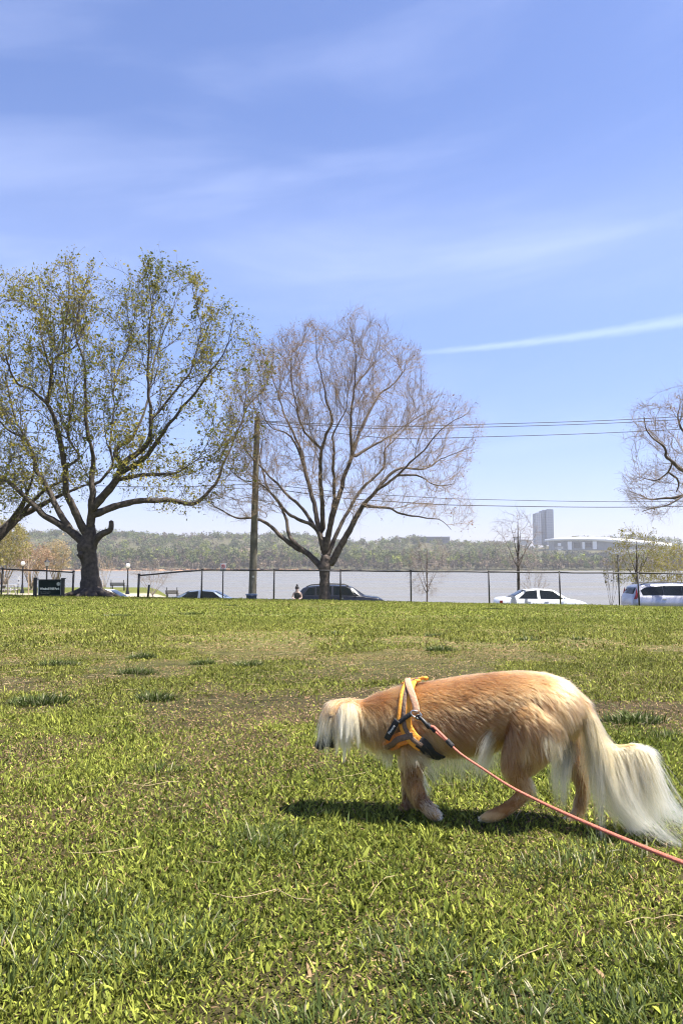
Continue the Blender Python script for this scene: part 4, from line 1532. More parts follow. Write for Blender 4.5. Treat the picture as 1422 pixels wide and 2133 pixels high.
    for side in (1, -1):
        for pg in sides:
            bm = bmesh.new()
            o_ = [bm.verts.new(surf(f_, tt, side)) for f_, tt in pg]
            i_ = [bm.verts.new(surf(f_, tt, side, -0.01)) for f_, tt in pg]
            m_ = len(pg)
            bm.faces.new(o_ if side > 0 else o_[::-1])
            bm.faces.new(i_[::-1] if side > 0 else i_)
            for a in range(m_):
                b2 = (a + 1) % m_
                bm.faces.new((o_[a], i_[a], i_[b2], o_[b2]))
            bmesh.ops.recalc_face_normals(bm, faces=bm.faces)
            bm_obj('side_window', bm, M_glass, root)
    for nm, (f0, f1) in (('rear_window', glass_rear), ('windscreen', glass_front)):
        G = []
        fs = np.linspace(f0, f1, 5)
        for f_ in fs:
            g_ = lambda c_: float(np.interp(f_, st[:, 0], st[:, c_]))
            for yy in np.linspace(-1, 1, 7):
                w_ = g_(4) * .93
                zz = g_(2) - 0.006 - (g_(2) - g_(1)) * 0.03 * abs(yy) ** 2
                G.append((x0 + f_ * L, Y - yy * w_, z_road + zz + 0.014))
        G = np.array(G)
        G2 = G - np.array((0, 0, 0.03))
        vi = np.arange(35).reshape(5, 7)
        qq = np.stack([vi[:-1, :-1], vi[1:, :-1], vi[1:, 1:], vi[:-1, 1:]], -1).reshape(-1, 4)
        bd = np.concatenate([vi[0, :], vi[1:, -1], vi[-1, -2::-1], vi[-2:0:-1, 0]])
        sd = np.array([(bd[a], bd[(a + 1) % len(bd)], bd[(a + 1) % len(bd)] + 35, bd[a] + 35) for a in range(len(bd))])
        np_mesh(nm, np.concatenate([G, G2]), [qq, qq[:, ::-1] + 35, sd], M_glass, root, smooth=True)
    for wf in wheels:
        for side in (1, -1):
            c_ = np.array((x0 + wf * L, Y - side * .80, z_road + .32))
            bm = bmesh.new()
            cyl(bm, c_ - np.array((0, side * .13, 0)), c_ + np.array((0, side * .10, 0)), .325, .325, 24)
            w_ = bm_obj('wheel', bm, M_rubber, root)
            bm = bmesh.new()
            for a in range(5):
                an = a * 2 * math.pi / 5
                box(bm, c_ + np.array((math.cos(an) * .1, -side * .135, math.sin(an) * .1)), (.2, .02, .05), Matrix.Rotation(-an, 4, 'Y'))
            cyl(bm, c_ - np.array((0, side * .145, 0)), c_ - np.array((0, side * .12, 0)), .05, .05, 12)
            bm_obj('rim', bm, M_steel, w_)
    # lights, mirrors, handles, roof rails
    M_tail = bpy.data.materials.get('tail_light') or pmat('tail_light', (0.22, 0.008, 0.008), 0.25)
    M_head = bpy.data.materials.get('head_light') or pmat('head_light', (0.65, 0.66, 0.68), 0.15)
    for side in (1, -1):
        bm = bmesh.new()
        fz = .80 if kind == 'sedan' else 1.08
        if kind == 'van':
            pts = [(.012, 0.98), (.04, 0.98), (.055, 1.12), (.042, hgt * .86), (.03, 1.2)]
            g_ = [bm.verts.new((x0 + f_ * L, Y - side * (0.93 if z < 1.1 else .93 - (z - 1.08) * .28 + .012), z_road + z)) for f_, z in pts]
            h_ = [bm.verts.new((v.co.x, v.co.y + side * .06, v.co.z)) for v in g_]
            bm.faces.new(g_)
            bm.faces.new(h_[::-1])
            for a in range(5):
                bm.faces.new((g_[a], h_[a], h_[(a + 1) % 5], g_[(a + 1) % 5]))
            bmesh.ops.recalc_face_normals(bm, faces=bm.faces)
        else:
            box(bm, (x0 + .03 * L, Y - side * .78, z_road + fz), (.14, .18, .14))
        bm_obj('tail_light', bm, M_tail, root)
        bm = bmesh.new()
        box(bm, (x0 + .962 * L, Y - side * .70, z_road + (.66 if kind == 'sedan' else .82)), (.2, .2, .1))
        bm_obj('headlight', bm, M_head, root)
        bm = bmesh.new()
        fm = sides[-1][-1][0] if kind == 'sedan' else sides[-1][-1][0] - .03
        ball(bm, (x0 + (fm - .005) * L, Y - side * 1.0, z_road + belt + .06), .1, (.65, 1, .75), 12)
        bm_obj('wing_mirror', bm, paint, root, smooth=True)
        for fh in ((.33, .52) if kind == 'sedan' else (.30, .50)):
            bm = bmesh.new()
            box(bm, (x0 + fh * L, Y - side * (.955 if kind != 'sedan' else .915), z_road + belt - .12), (.2, .03, .035))
            bm_obj('door_handle', bm, M_steel, root)
        if kind != 'sedan':
            rl = Acc()
            ff = np.linspace(.10, .58, 12)
            rp = np.array([(x0 + f_ * L, Y - side * .60, z_road + float(np.interp(f_, st[:, 0], st[:, 2])) + (.045 if 0 < j < 11 else -.01)) for j, f_ in enumerate(ff)])
            rl.tube(rp, np.full(12, .02), 6)
            rl.build('roof_rail', M_dkmetal, root)
    return root


def paint(name, col, metal=0.0, rough=0.3):
    m = pmat(name, col, rough, metal, coat=0.6)
    return m


car('parked_car', 'white sedan parked beyond the fence, its windows and roof showing over the grass', 1029, 1216, 40.8, 'sedan', paint('white_car_paint', (0.80, 0.80, 0.79)), roof_py=1226)
car('parked_car', 'dark blue black wagon parked behind the bare tree trunk', 622, 800, 40.8, 'suv', paint('black_car_paint', (0.008, 0.010, 0.014), 0.0, 0.22), roof_py=1218)
car('parked_car', 'silver blue sedan parked under the no parking sign, left of the utility pole', 345, 520, 41.0, 'sedan', paint('blue_silver_paint', (0.17, 0.21, 0.27), 0.5), roof_py=1228.5)
car('parked_car', 'silver van with long dark side glass cut off by the right edge', 1300, 1512, 40.2, 'van', paint('silver_paint', (0.46, 0.46, 0.50), 0.55), roof_py=1214)
car('parked_car', 'white car mostly hidden behind the thick trunk and grass at the left', 130, 306, 41.2, 'sedan', paint('pale_car_paint', (0.70, 0.72, 0.74)), roof_py=1226.5)


# ------------------------------------------------------------------ person by the dark wagon
def skin_body(name, joints, edges, mat, parent=None, loc=None, subd=2, rootv=0):
    off = org(parent) if parent is not None else np.array(loc if loc is not None else (0, 0, 0), float)
    me = bpy.data.meshes.new(name)
    me.from_pydata([tuple(np.array(j[:3]) - off) for j in joints], edges, [])
    o = link_data(name, me, parent, loc)
    sk = o.modifiers.new('skin', 'SKIN')
    sk.use_smooth_shade = True
    for i, j in enumerate(joints):
        r_ = j[3] if isinstance(j[3], tuple) else (j[3], j[3])
        me.skin_vertices[0].data[i].radius = r_
    me.skin_vertices[0].data[rootv].use_root = True
    sb = o.modifiers.new('sub', 'SUBSURF')
    sb.levels = sb.render_levels = subd
    dg = bpy.context.evaluated_depsgraph_get()
    nm = bpy.data.meshes.new_from_object(o.evaluated_get(dg))
    o.modifiers.clear()
    o.data = nm
    nm.materials.clear()
    nm.materials.append(mat)
    bpy.data.meshes.remove(me)
    nm.name = name
    return o


Yq = 39.6
xq, zq = (619 - 711) / F * Yq, -2.03
M_skin = pmat('skin', (0.60, 0.43, 0.34), 0.6)
M_blackcloth = pmat('black_cloth', (0.012, 0.012, 0.013), 0.9)
J = [(xq, Yq, zq + .86, .13), (xq, Yq, zq + 1.05, .115), (xq + .01, Yq, zq + 1.25, .125), (xq + .01, Yq, zq + 1.36, .06), (xq, Yq - .01, zq + 1.50, .085), (xq, Yq, zq + 1.58, .07),
     (xq - .17, Yq, zq + 1.28, .05), (xq - .24, Yq - .02, zq + 1.05, .04), (xq - .13, Yq - .16, zq + .98, .032), (xq - .06, Yq - .2, zq + .99, .028),
     (xq + .18, Yq, zq + 1.28, .05), (xq + .25, Yq - .02, zq + 1.05, .04), (xq + .15, Yq - .16, zq + .97, .032), (xq + .07, Yq - .2, zq + .98, .028),
     (xq - .09, Yq, zq + .80, .09), (xq - .10, Yq - .03, zq + .45, .06), (xq - .10, Yq, zq + .08, .04), (xq - .10, Yq - .12, zq + .03, .03),
     (xq + .09, Yq, zq + .80, .09), (xq + .11, Yq - .03, zq + .45, .06), (xq + .12, Yq + .03, zq + .08, .04), (xq + .12, Yq - .09, zq + .03, .03)]
E = [(0, 1), (1, 2), (2, 3), (3, 4), (4, 5), (2, 6), (6, 7), (7, 8), (8, 9), (2, 10), (10, 11), (11, 12), (12, 13), (0, 14), (14, 15), (15, 16), (16, 17), (0, 18), (18, 19), (19, 20), (20, 21)]
per = skin_body('person', J, E, M_skin, loc=(xq, Yq, zq))
tag(per, 'person in a black sleeveless top standing behind the rear of the dark wagon', 'person')
JT = [(xq, Yq, zq + .84, .15), (xq, Yq, zq + 1.05, .15), (xq + .01, Yq, zq + 1.22, .165), (xq - .11, Yq, zq + 1.31, .075), (xq + .13, Yq, zq + 1.31, .075)]
skin_body('top', JT, [(0, 1), (1, 2), (2, 3), (2, 4)], M_blackcloth, per)
JL = [(xq, Yq, zq + .84, .15), (xq - .09, Yq, zq + .76, .10), (xq - .10, Yq - .03, zq + .45, .072), (xq - .10, Yq, zq + .12, .055), (xq + .09, Yq, zq + .76, .10), (xq + .11, Yq - .03, zq + .45, .072), (xq + .12, Yq + .03, zq + .12, .055)]
skin_body('trousers', JL, [(0, 1), (1, 2), (2, 3), (0, 4), (4, 5), (5, 6)], M_blackcloth, per)
bm = bmesh.new()
ball(bm, (xq, Yq + .02, zq + 1.545), .105, (1, 1.05, 1.05), 14)
ball(bm, (xq + .0, Yq + .06, zq + 1.68), .055, (1, 1, 1), 10)
bm_obj('hair', bm, pmat('dark_hair', (0.015, 0.011, 0.009), 0.6), per, smooth=True)

# ------------------------------------------------------------------ park furniture on the left
M_bench = pmat('bench_wood', (0.11, 0.105, 0.095), 0.8, noise=(0.17, 0.16, 0.145), nscale=6)


def bench(px, Y, label, w=1.6):
    g_ = ground_hit(px, Y)
    root = thing('park_bench', g_, label, 'bench', 'benches facing the river')
    bm = bmesh.new()
    for k in range(4):
        box(bm, g_ + np.array((0, .06 + k * .12, .45)), (w, .10, .035))
    bm_obj('seat', bm, M_bench, root)
    bm = bmesh.new()
    for k in range(3):
        box(bm, g_ + np.array((0, -.03 - k * .025, .50 + k * .09)), (w, .03, .08))
    bm_obj('backrest', bm, M_bench, root)
    for s_ in (-1, 1):
        bm = bmesh.new()
        box(bm, g_ + np.array((s_ * (w / 2 - .1), 0, .22)), (.06, .06, .46))
        box(bm, g_ + np.array((s_ * (w / 2 - .1), .42, .22)), (.06, .06, .46))
        box(bm, g_ + np.array((s_ * (w / 2 - .1), -.05, .70)), (.05, .04, .5))
        box(bm, g_ + np.array((s_ * (w / 2 - .1), .2, .66)), (.06, .5, .04))
        bm_obj('leg', bm, M_black, root)


bench(247, 68, 'grey slatted bench beyond the white car, right of the thick trunk', 1.3)
bench(360, 60, 'grey bench left of the silver blue sedan, behind the wide bare shrub', 1.0)
gt = ground_hit(12, 58)
pt_ = thing('picnic_table', gt, 'pale picnic table with benches at the left edge beyond the fence', 'picnic table')
M_tab = pmat('grey_timber', (0.34, 0.33, 0.31), 0.8, noise=(0.45, 0.44, 0.41), nscale=5)
bm = bmesh.new()
for k in range(5):
    box(bm, gt + np.array((0, -.3 + k * .15, .76)), (1.9, .135, .04))
bm_obj('tabletop', bm, M_tab, pt_)
for s_ in (-1, 1):
    bm = bmesh.new()
    box(bm, gt + np.array((0, s_ * .72, .45)), (1.9, .24, .04))
    bm_obj('seat', bm, M_tab, pt_)
    bm = bmesh.new()
    for s2 in (-1, 1):
        a, b_ = gt + np.array((s_ * .65, s2 * .6, 0)), gt + np.array((s_ * .65, s2 * .22, .76))
        cyl(bm, a, b_, .04, .04, 6)
    box(bm, gt + np.array((s_ * .70, 0, .42)), (.05, 1.6, .08))
    bm_obj('leg', bm, M_tab, pt_)
gi = ground_hit(40, 60)
isg = thing('notice_board', gi, 'small white notice on a post left of the birch trunk', 'sign')
bm = bmesh.new()
cyl(bm, gi, P(40, 1200, 60), .04, .04, 8)
bm_obj('post', bm, M_dkmetal, isg)
bm = bmesh.new()
box(bm, P(40, 1204, 59.9), (.2, .02, .34))
bm_obj('plate', bm, M_white, isg)
bm = bmesh.new()
box(bm, P(40, 1213.5, 59.9), (.2, .02, .16))
bm_obj('plate', bm, M_white, isg)

# ------------------------------------------------------------------ far bank: woods, towers, long white building
FW = Acc()
FT = Acc()


def far_tree(x, Y, h, w, col, n, trunk):
    z = float(H(x, Y))
    cz = z + h * (0.60 if n > 80 else 0.42)
    d = RNG.normal(size=(n, 3))
    d /= np.linalg.norm(d, axis=1)[:, None]
    r = RNG.random(n) ** 0.45
    lump = 1 + 0.25 * np.sin(d[:, 0] * 5 + x) * np.cos(d[:, 2] * 4 + Y)
    c_ = np.array((x, Y, cz)) + d * (r * lump)[:, None] * np.array((w / 2, w / 2, h * 0.42))
    s_ = 1.15
    a, b_ = RNG.normal(size=(n, 3)) * s_, RNG.normal(size=(n, 3)) * s_
    V = np.stack([c_ + a, c_ + b_, c_ - a * .7 - b_ * .5], 1).reshape(-1, 3)
    cc = col * math.exp(random.gauss(0, .22)) * np.exp(RNG.normal(0, 0.16, (n, 1)))
    FW.add(V, None, np.arange(n * 3).reshape(-1, 3), np.repeat(cc, 3, axis=0))
    if trunk:
        for _ in range(3):
            p0 = np.array((x + RNG.normal(0, w * .3), Y - w * .3, z - 1))
            FT.tube(np.array([p0, p0 + np.array((RNG.normal(0, .5), 0, h * .5)), p0 + np.array((RNG.normal(0, 1.2), 0, h * .85))]), np.array((.35, .25, .1)), 3, np.array((0.20, 0.17, 0.14)) * RNG.uniform(.7, 1.7))


pal = [np.array(c_) for c_ in ((0.125, 0.135, 0.045), (0.095, 0.115, 0.04), (0.13, 0.105, 0.065), (0.16, 0.125, 0.085), (0.115, 0.10, 0.06), (0.185, 0.205, 0.04), (0.15, 0.16, 0.05))]
# rows near the shore: brown and grey below, budding green above
for row, (Y0, h0, p_) in enumerate(((4, 13, (.05, .05, .35, .35, .2, 0, 0)), (16, 19, (.18, .15, .2, .2, .12, .08, .07)), (32, 24, (.28, .2, .1, .07, .08, .14, .13)), (52, 28, (.3, .2, .1, .05, .1, .12, .13)))):
    x = -640.0
    while x < 640:
        Y1 = float(shore_y(np.array([x]))[0]) + Y0
        px = 711 + x / Y1 * F
        k_ = 0.72 if 1040 < px < 1300 else (0.9 if px > 780 else 1.0)
        h = h0 * k_ * random.uniform(0.75, 1.2) * (0.85 + 0.4 * float(vnoise(np.array([x * .02]), np.array([row * 7.0]))[0]))
        far_tree(x, Y1 + random.uniform(-5, 7), h, random.uniform(7, 12), pal[RNG.choice(7, p=p_)], 95, row < 2 and random.random() < .55)
        x += random.uniform(5, 9)
# hills behind
for i in range(2700):
    Y0 = math.sqrt(random.uniform(1160 ** 2, 1790 ** 2))
    x = random.uniform(-0.53, 0.53) * Y0
    px = 711 + x / Y0 * F
    if 1090 < px < 1420 and Y0 < 1500 and random.random() < 0.75:
        continue
    far_tree(x, Y0, random.uniform(9, 21), random.uniform(12, 19), pal[RNG.choice(7, p=(.27, .3, .12, .08, .1, .05, .08))], 60, False)
# the ridge line itself
for i in range(420):
    Y0 = random.uniform(1700, 1800)
    x = random.uniform(-0.53, 0.53) * Y0
    if x / Y0 * F + 711 > 1060:
        x, Y0 = x * 1.085, Y0 * 1.085
    far_tree(x, Y0, random.uniform(10, 17), random.uniform(10, 18), pal[RNG.choice(7, p=(.27, .3, .12, .08, .1, .05, .08))], 60, False)
fw = FW.build('far_woods', attr_mat('far_foliage', 0.9, 0.25, 0.05))
tag(fw, 'budding woods covering the far bank and hills', 'woods', kind='stuff')
ft = FT.build('far_trunks', attr_mat('far_bark', 0.9, 0.0, 0.1))
tag(ft, 'bare pale trunks at the foot of the far woods', 'woods', kind='stuff')


def far_box(bm, px0, px1, py0, py1, Y, depth):
    a, b_ = P(px0, py0, Y), P(px1, py1, Y)
    box(bm, ((a[0] + b_[0]) / 2, Y + depth / 2, (a[2] + b_[2]) / 2), (b_[0] - a[0], depth, a[2] - b_[2]))


def glazed(name, wall, pane, sx, sz):
    """tower skin: window bands by object-space bricks"""
    m, nt, b = new_mat(name)
    tc = nt.nodes.new('ShaderNodeTexCoord')
    sp_ = nt.nodes.new('ShaderNodeSeparateXYZ')
    nt.links.new(tc.outputs['Object'], sp_.inputs[0])
    cb = nt.nodes.new('ShaderNodeCombineXYZ')
    ad = nt.nodes.new('ShaderNodeMath')
    nt.links.new(sp_.outputs[0], ad.inputs[0])
    nt.links.new(sp_.outputs[1], ad.inputs[1])
    nt.links.new(ad.outputs[0], cb.inputs[0])
    nt.links.new(sp_.outputs[2], cb.inputs[1])
    br = nt.nodes.new('ShaderNodeTexBrick')
    br.offset = 0
    br.inputs['Scale'].default_value = 1
    br.inputs['Brick Width'].default_value = sx
    br.inputs['Row Height'].default_value = sz
    br.inputs['Mortar Size'].default_value = 0.7
    br.inputs['Color1'].default_value = (*pane, 1)
    br.inputs['Color2'].default_value = tuple(c_ * 1.25 for c_ in pane) + (1,)
    br.inputs['Mortar'].default_value = (*wall, 1)
    nt.links.new(cb.outputs[0], br.inputs['Vector'])
    nt.links.new(br.outputs['Color'], b.inputs['Base Color'])
    b.inputs['Roughness'].default_value = 0.45
    return m


Yt = 1830
tw = P(1134, 1125, Yt)
tb = thing('tower_block', tw, 'pair of joined grey high rise towers on the far bank', 'tower')
M_tw = glazed('tower_skin', (0.30, 0.31, 0.34), (0.13, 0.15, 0.20), 5, 4)
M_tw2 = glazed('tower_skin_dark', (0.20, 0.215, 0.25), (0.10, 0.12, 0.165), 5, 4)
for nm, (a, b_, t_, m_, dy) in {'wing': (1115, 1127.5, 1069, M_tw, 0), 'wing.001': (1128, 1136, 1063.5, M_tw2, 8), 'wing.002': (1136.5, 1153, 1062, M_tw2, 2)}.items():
    bm = bmesh.new()
    far_box(bm, a, b_, t_, 1135, Yt + dy, 30)
    far_box(bm, a + 2, b_ - 2, t_ - 1.3, t_, Yt + dy + 6, 14)
    bm_obj('tower_wing', bm, m_, tb)
Yb = 1700
lb_ = thing('long_building', P(1270, 1140, Yb), 'long low building with a sweeping white roof right of the towers', 'building')
M_roof = pmat('white_roof', (0.82, 0.82, 0.80), 0.6)
M_face = pmat('grey_facade', (0.17, 0.175, 0.19), 0.5, noise=(0.24, 0.25, 0.27), nscale=0.08)
tp_ = [(1148, 1122), (1180, 1119), (1220, 1118.5), (1260, 1119.5), (1300, 1122.5), (1350, 1127), (1398, 1132)]
bt_ = [(1148, 1126.5), (1180, 1125.5), (1220, 1125.5), (1260, 1127.5), (1300, 1132), (1350, 1136.5), (1398, 1141)]
A_ = np.array([P(a, b_, Yb) for a, b_ in tp_])
B_ = np.array([P(a, b_, Yb) for a, b_ in bt_])
bk = np.array((0, 60, 0))
V = np.concatenate([A_, B_, A_ + bk, B_ + bk])
k = 7
qs = []
for i in range(k - 1):
    qs += [(i, i + k, i + k + 1, i + 1), (i + 2 * k, i + 1 + 2 * k, i + 1 + 3 * k, i + 3 * k), (i, i + 1, i + 1 + 2 * k, i + 2 * k), (i + k, i + 3 * k, i + 1 + 3 * k, i + 1 + k)]
qs += [(0, 2 * k, 3 * k, k), (k - 1, 2 * k - 1, 4 * k - 1, 3 * k - 1)]
np_mesh('roof', V, [np.array(qs)], M_roof, lb_)
bm = bmesh.new()
far_box(bm, 1152, 1258, 1124.5, 1146, Yb + 12, 40)
far_box(bm, 1258, 1330, 1128, 1146, Yb + 12, 40)
far_box(bm, 1330, 1394, 1133.5, 1146, Yb + 12, 40)
bm_obj('facade', bm, M_face, lb_)
for a, b_, t_, d_ in ((1182, 1190, 1128, 1145), (1234, 1242, 1127.5, 1144), (1162, 1168, 1131, 1146), (1212, 1217, 1129, 1144)):
    bm = bmesh.new()
    far_box(bm, a, b_, t_, d_, Yb + 4, 7)
    bm_obj('column', bm, M_roof, lb_)
bm = bmesh.new()
far_box(bm, 1195, 1208, 1130, 1141, Yb + 9, 2)
far_box(bm, 1219, 1231, 1130, 1140, Yb + 9, 2)
bm_obj('window', bm, M_glass, lb_)
vd = thing('viaduct', P(1360, 1155, 1500), 'pale low viaduct deck at the right edge above the far woods', 'bridge')
bm = bmesh.new()
far_box(bm, 1275, 1480, 1143.5, 1153, 1500, 14)
bm_obj('deck', bm, pmat('pale_concrete', (0.55, 0.54, 0.5), 0.8, noise=(0.45, 0.44, 0.41), nscale=0.1), vd)
for px in (1290, 1325, 1360, 1395, 1430):
    bm = bmesh.new()
    far_box(bm, px, px + 4, 1153, 1172, 1502, 8)
    bm_obj('pier', bm, pmat('pier_concrete', (0.4, 0.39, 0.36), 0.85) if px == 1290 else bpy.data.materials['pier_concrete'], vd)
fb = thing('flat_building', P(904, 1126, 1690), 'flat roofed brown grey building on the far ridge behind the bare tree', 'building')
bm = bmesh.new()
far_box(bm, 873, 936, 1119.5, 1134, 1690, 40)
bm_obj('wall', bm, glazed('far_office', (0.20, 0.18, 0.17), (0.12, 0.12, 0.13), 6, 5), fb)
bm = bmesh.new()
far_box(bm, 872, 937, 1117.8, 1119.5, 1688, 44)
bm_obj('roof', bm, M_face, fb)
for i, (px, py, w_, h_) in enumerate(((1095, 1130, 22, 9), (1166, 1141, 12, 5), (1078, 1122, 10, 6))):
    bm = bmesh.new()
    far_box(bm, px - w_ / 2, px + w_ / 2, py - h_ / 2, py + h_ / 2, 1600 + 12 * i, 20)
    g_ = np.array(P(px, py + h_ / 2, 1600 + 12 * i))
    hs = thing('far_house', g_, ['wide pale low building just left of the towers', 'small pale building under the near end of the white roof', 'pale gabled house between the slim bare tree and the towers'][i], 'building', 'pale buildings across the river')
    bm_obj('wall', bm, bpy.data.materials['pale_concrete'], hs)
    bm = bmesh.new()
    far_box(bm, px - w_ / 2 - .6, px + w_ / 2 + .6, py - h_ / 2 - 1.2, py - h_ / 2, 1598 + 12 * i, 24)
    bm_obj('roof', bm, M_face, hs)

# the air over the river
bm = bmesh.new()
box(bm, (0, 1980, 68), (5200, 4160, 164))
mh = bpy.data.materials.new('river_haze')
mh.use_nodes = True
nt = mh.node_tree
nt.nodes.clear()
o_ = nt.nodes.new('ShaderNodeOutputMaterial')
pv = nt.nodes.new('ShaderNodeVolumePrincipled')
pv.inputs['Color'].default_value = (0.90, 0.92, 0.95, 1)
pv.inputs['Density'].default_value = HAZE_DENSITY = 0.00014
pv.inputs['Anisotropy'].default_value = 0.25
nt.links.new(pv.outputs[0], o_.inputs['Volume'])
tag(bm_obj('haze', bm, mh), 'thin haze over the river', 'haze', kind='stuff')
# ------------------------------------------------------------------ the dog
YD = 2.22                     # the dog's middle plane
NEAR, FARS = -0.055, 0.055
YAW = 0.00032                 # the dog heads slightly away: depth grows towards the head


def yaw(px):
    return (1010.0 - px) * YAW


def proj(p):
    p = np.atleast_2d(p)
    c_, s_ = math.cos(TH), math.sin(TH)
    y, z = p[:, 1], p[:, 2] - EYE
    d = y * c_ + z * s_
    return np.stack([711 + F * p[:, 0] / d, 1066.5 - F * (-y * s_ + z * c_) / d], -1)


class Loft(Acc):
    def limb(s, st, step=0.012, n=20):
        """st: (px, py, half size along the page in px, half width in depth in m, depth offset in m)"""
        k = np.array([list(P(a, b_, YD + yaw(a) + e_)) + [h * YD / F, w] for a, b_, h, w, e_ in st])
        k = catmull(k, step)
        pts, a_, b_ = k[:, :3], np.maximum(k[:, 3], 0.003), np.maximum(k[:, 4], 0.003)
        tan = np.gradient(pts, axis=0)
        tan /= np.linalg.norm(tan, axis=1)[:, None]
        dep = np.array((0, 1.0, 0)) - tan * tan[:, 1:2]
        dep /= np.linalg.norm(dep, axis=1)[:, None]
        up = np.cross(dep, tan)
        ang = np.linspace(0, 2 * math.pi, n, endpoint=False)
        V = pts[:, None] + dep[:, None] * (np.cos(ang)[None, :, None] * b_[:, None, None]) + up[:, None] * (np.sin(ang)[None, :, None] * a_[:, None, None])
        m = len(pts)
        vi = np.arange(m * n).reshape(m, n)
        vj = np.roll(vi, -1, 1)
        q = np.stack([vi[:-1], vj[:-1], vj[1:], vi[1:]], -1).reshape(-1, 4)
        ends = np.array([pts[0] - tan[0] * min(a_[0], b_[0]) * 0.6, pts[-1] + tan[-1] * min(a_[-1], b_[-1]) * 0.6])
        j = np.arange(n)
        t = np.concatenate([np.stack([np.full(n, m * n), (j + 1) % n, j], -1), np.stack([np.full(n, m * n + 1), (m - 1) * n + j, (m - 1) * n + (j + 1) % n], -1)])
        s.add(np.concatenate([V.reshape(-1, 3), ends]), q, t)


lo = Loft()
# trunk and neck: outline read from the photo (top line / bottom line) minus the coat's thickness
tr = [(728, 1459, 1528, .040), (760, 1456, 1538, .046), (795, 1446, 1545, .055), (830, 1434, 1558, .072), (870, 1427, 1570, .084), (920, 1419, 1568, .088), (980, 1410, 1560, .087),
      (1035, 1404, 1543, .083), (1085, 1402, 1532, .082), (1130, 1408, 1538, .080), (1160, 1422, 1542, .072), (1182, 1450, 1540, .054), (1194, 1480, 1528, .030)]
lo.limb([(x, (t + b_) / 2, (b_ - t) / 2, w, 0) for x, t, b_, w in tr], n=28)
# head, brow and muzzle (nose to the ground, turned a little to the camera)
lo.limb([(752, 1494, 33, .043, 0), (735, 1490, 36, .050, 0), (715, 1490, 34, .050, -.004), (698, 1491, 31, .042, -.008), (687, 1511, 22, .030, -.012), (680, 1535, 15.5, .023, -.016), (673, 1551, 12, .018, -.018)], n=22)
lo.limb([(708, 1518, 16, .024, -.010), (699, 1537, 13, .020, -.014), (690, 1554, 9, .016, -.017)], n=16)
# ear flaps
for sd in (-1, 1):
    lo.limb([(736, 1470, 10, .010, sd * .040), (722, 1474, 16, .011, sd * .053), (714, 1496, 19, .010, sd * .060), (713, 1522, 15, .009, sd * .058), (714, 1540, 8, .007, sd * .054)], n=14)
# front legs
lo.limb([(868, 1500, 40, .030, NEAR * .8), (864, 1540, 32, .030, NEAR), (861, 1575, 24, .025, NEAR), (861, 1610, 19.5, .021, NEAR), (864, 1640, 18.5, .020, NEAR), (874, 1663, 17, .019, NEAR), (890, 1683, 15, .018, NEAR), (903, 1696, 14, .020, NEAR), (912, 1702, 10, .018, NEAR)])
lo.limb([(862, 1500, 38, .030, FARS * .8), (857, 1540, 30, .028, FARS), (853, 1575, 22, .024, FARS), (851, 1615, 17, .020, FARS), (851, 1650, 14, .018, FARS), (850, 1672, 13, .018, FARS), (842, 1684, 11, .020, FARS), (832, 1687, 8, .017, FARS)])
# hind legs
lo.limb([(1128, 1470, 48, .035, NEAR * .7), (1120, 1505, 58, .042, NEAR), (1102, 1545, 50, .042, NEAR), (1084, 1580, 38, .034, NEAR), (1078, 1606, 29, .027, NEAR), (1086, 1628, 20, .020, NEAR), (1093, 1643, 15, .016, NEAR)])
lo.limb([(1098, 1636, 14, .016, NEAR), (1092, 1650, 15, .016, NEAR), (1074, 1670, 13, .016, NEAR), (1052, 1686, 12.5, .018, NEAR), (1030, 1697, 12, .022, NEAR), (1010, 1702, 9, .020, NEAR)])
lo.limb([(1150, 1475, 40, .032, FARS * .7), (1165, 1515, 46, .038, FARS), (1182, 1555, 34, .032, FARS), (1196, 1590, 24, .025, FARS), (1208, 1620, 16, .018, FARS), (1212, 1645, 13, .015, FARS), (1206, 1675, 11.5, .014, FARS), (1200, 1696, 11, .017, FARS), (1186, 1703, 8, .016, FARS)])
# toes
for (px, py, dd), fwd in (((909, 1703, NEAR), 7), ((832, 1689, FARS), -6), ((1006, 1703, NEAR), -7), ((1184, 1705, FARS), -6)):
    for q in (-1.5, -.5, .5, 1.5):
        lo.limb([(px - fwd, py - 2, 5, .006, dd + q * .0095), (px + fwd * .3, py, 6, .0062, dd + q * .0105), (px + fwd * (1.0 - .15 * abs(q)), py + 3, 5, .0055, dd + q * .0105)], n=8, step=.004)
# tail
tailpts = [(1178, 1448, 20, .022, 0), (1204, 1464, 17, .020, 0), (1224, 1492, 14, .017, -.004), (1240, 1526, 12, .014, -.008), (1260, 1553, 10, .012, -.012), (1290, 1560, 9, .010, -.014), (1320, 1557, 8, .009, -.014), (1352, 1566, 6, .007, -.012)]
lo.limb(tailpts, n=14)
tmp = lo.build('dog_tmp', M_black)
md = tmp.modifiers.new('r', 'REMESH')
md.mode = 'VOXEL'
md.voxel_size = 0.0058
ms = tmp.modifiers.new('s', 'SMOOTH')
ms.factor = 0.5
ms.iterations = 5
dg = bpy.context.evaluated_depsgraph_get()
me = bpy.data.meshes.new_from_object(tmp.evaluated_get(dg))
bpy.data.objects.remove(tmp)
nv = len(me.vertices)
BV = np.zeros(nv * 3, np.float32)
me.vertices.foreach_get('co', BV)
BV = BV.reshape(-1, 3).astype(float)
me.calc_loop_triangles()
BT = np.zeros(len(me.loop_triangles) * 3, np.int32)
me.loop_triangles.foreach_get('vertices', BT)
BT = BT.reshape(-1, 3)
BN = np.zeros(nv * 3, np.float32)
me.vertex_normals.foreach_get('vector', BN)
BN = BN.reshape(-1, 3).astype(float)
bpy.data.meshes.remove(me)
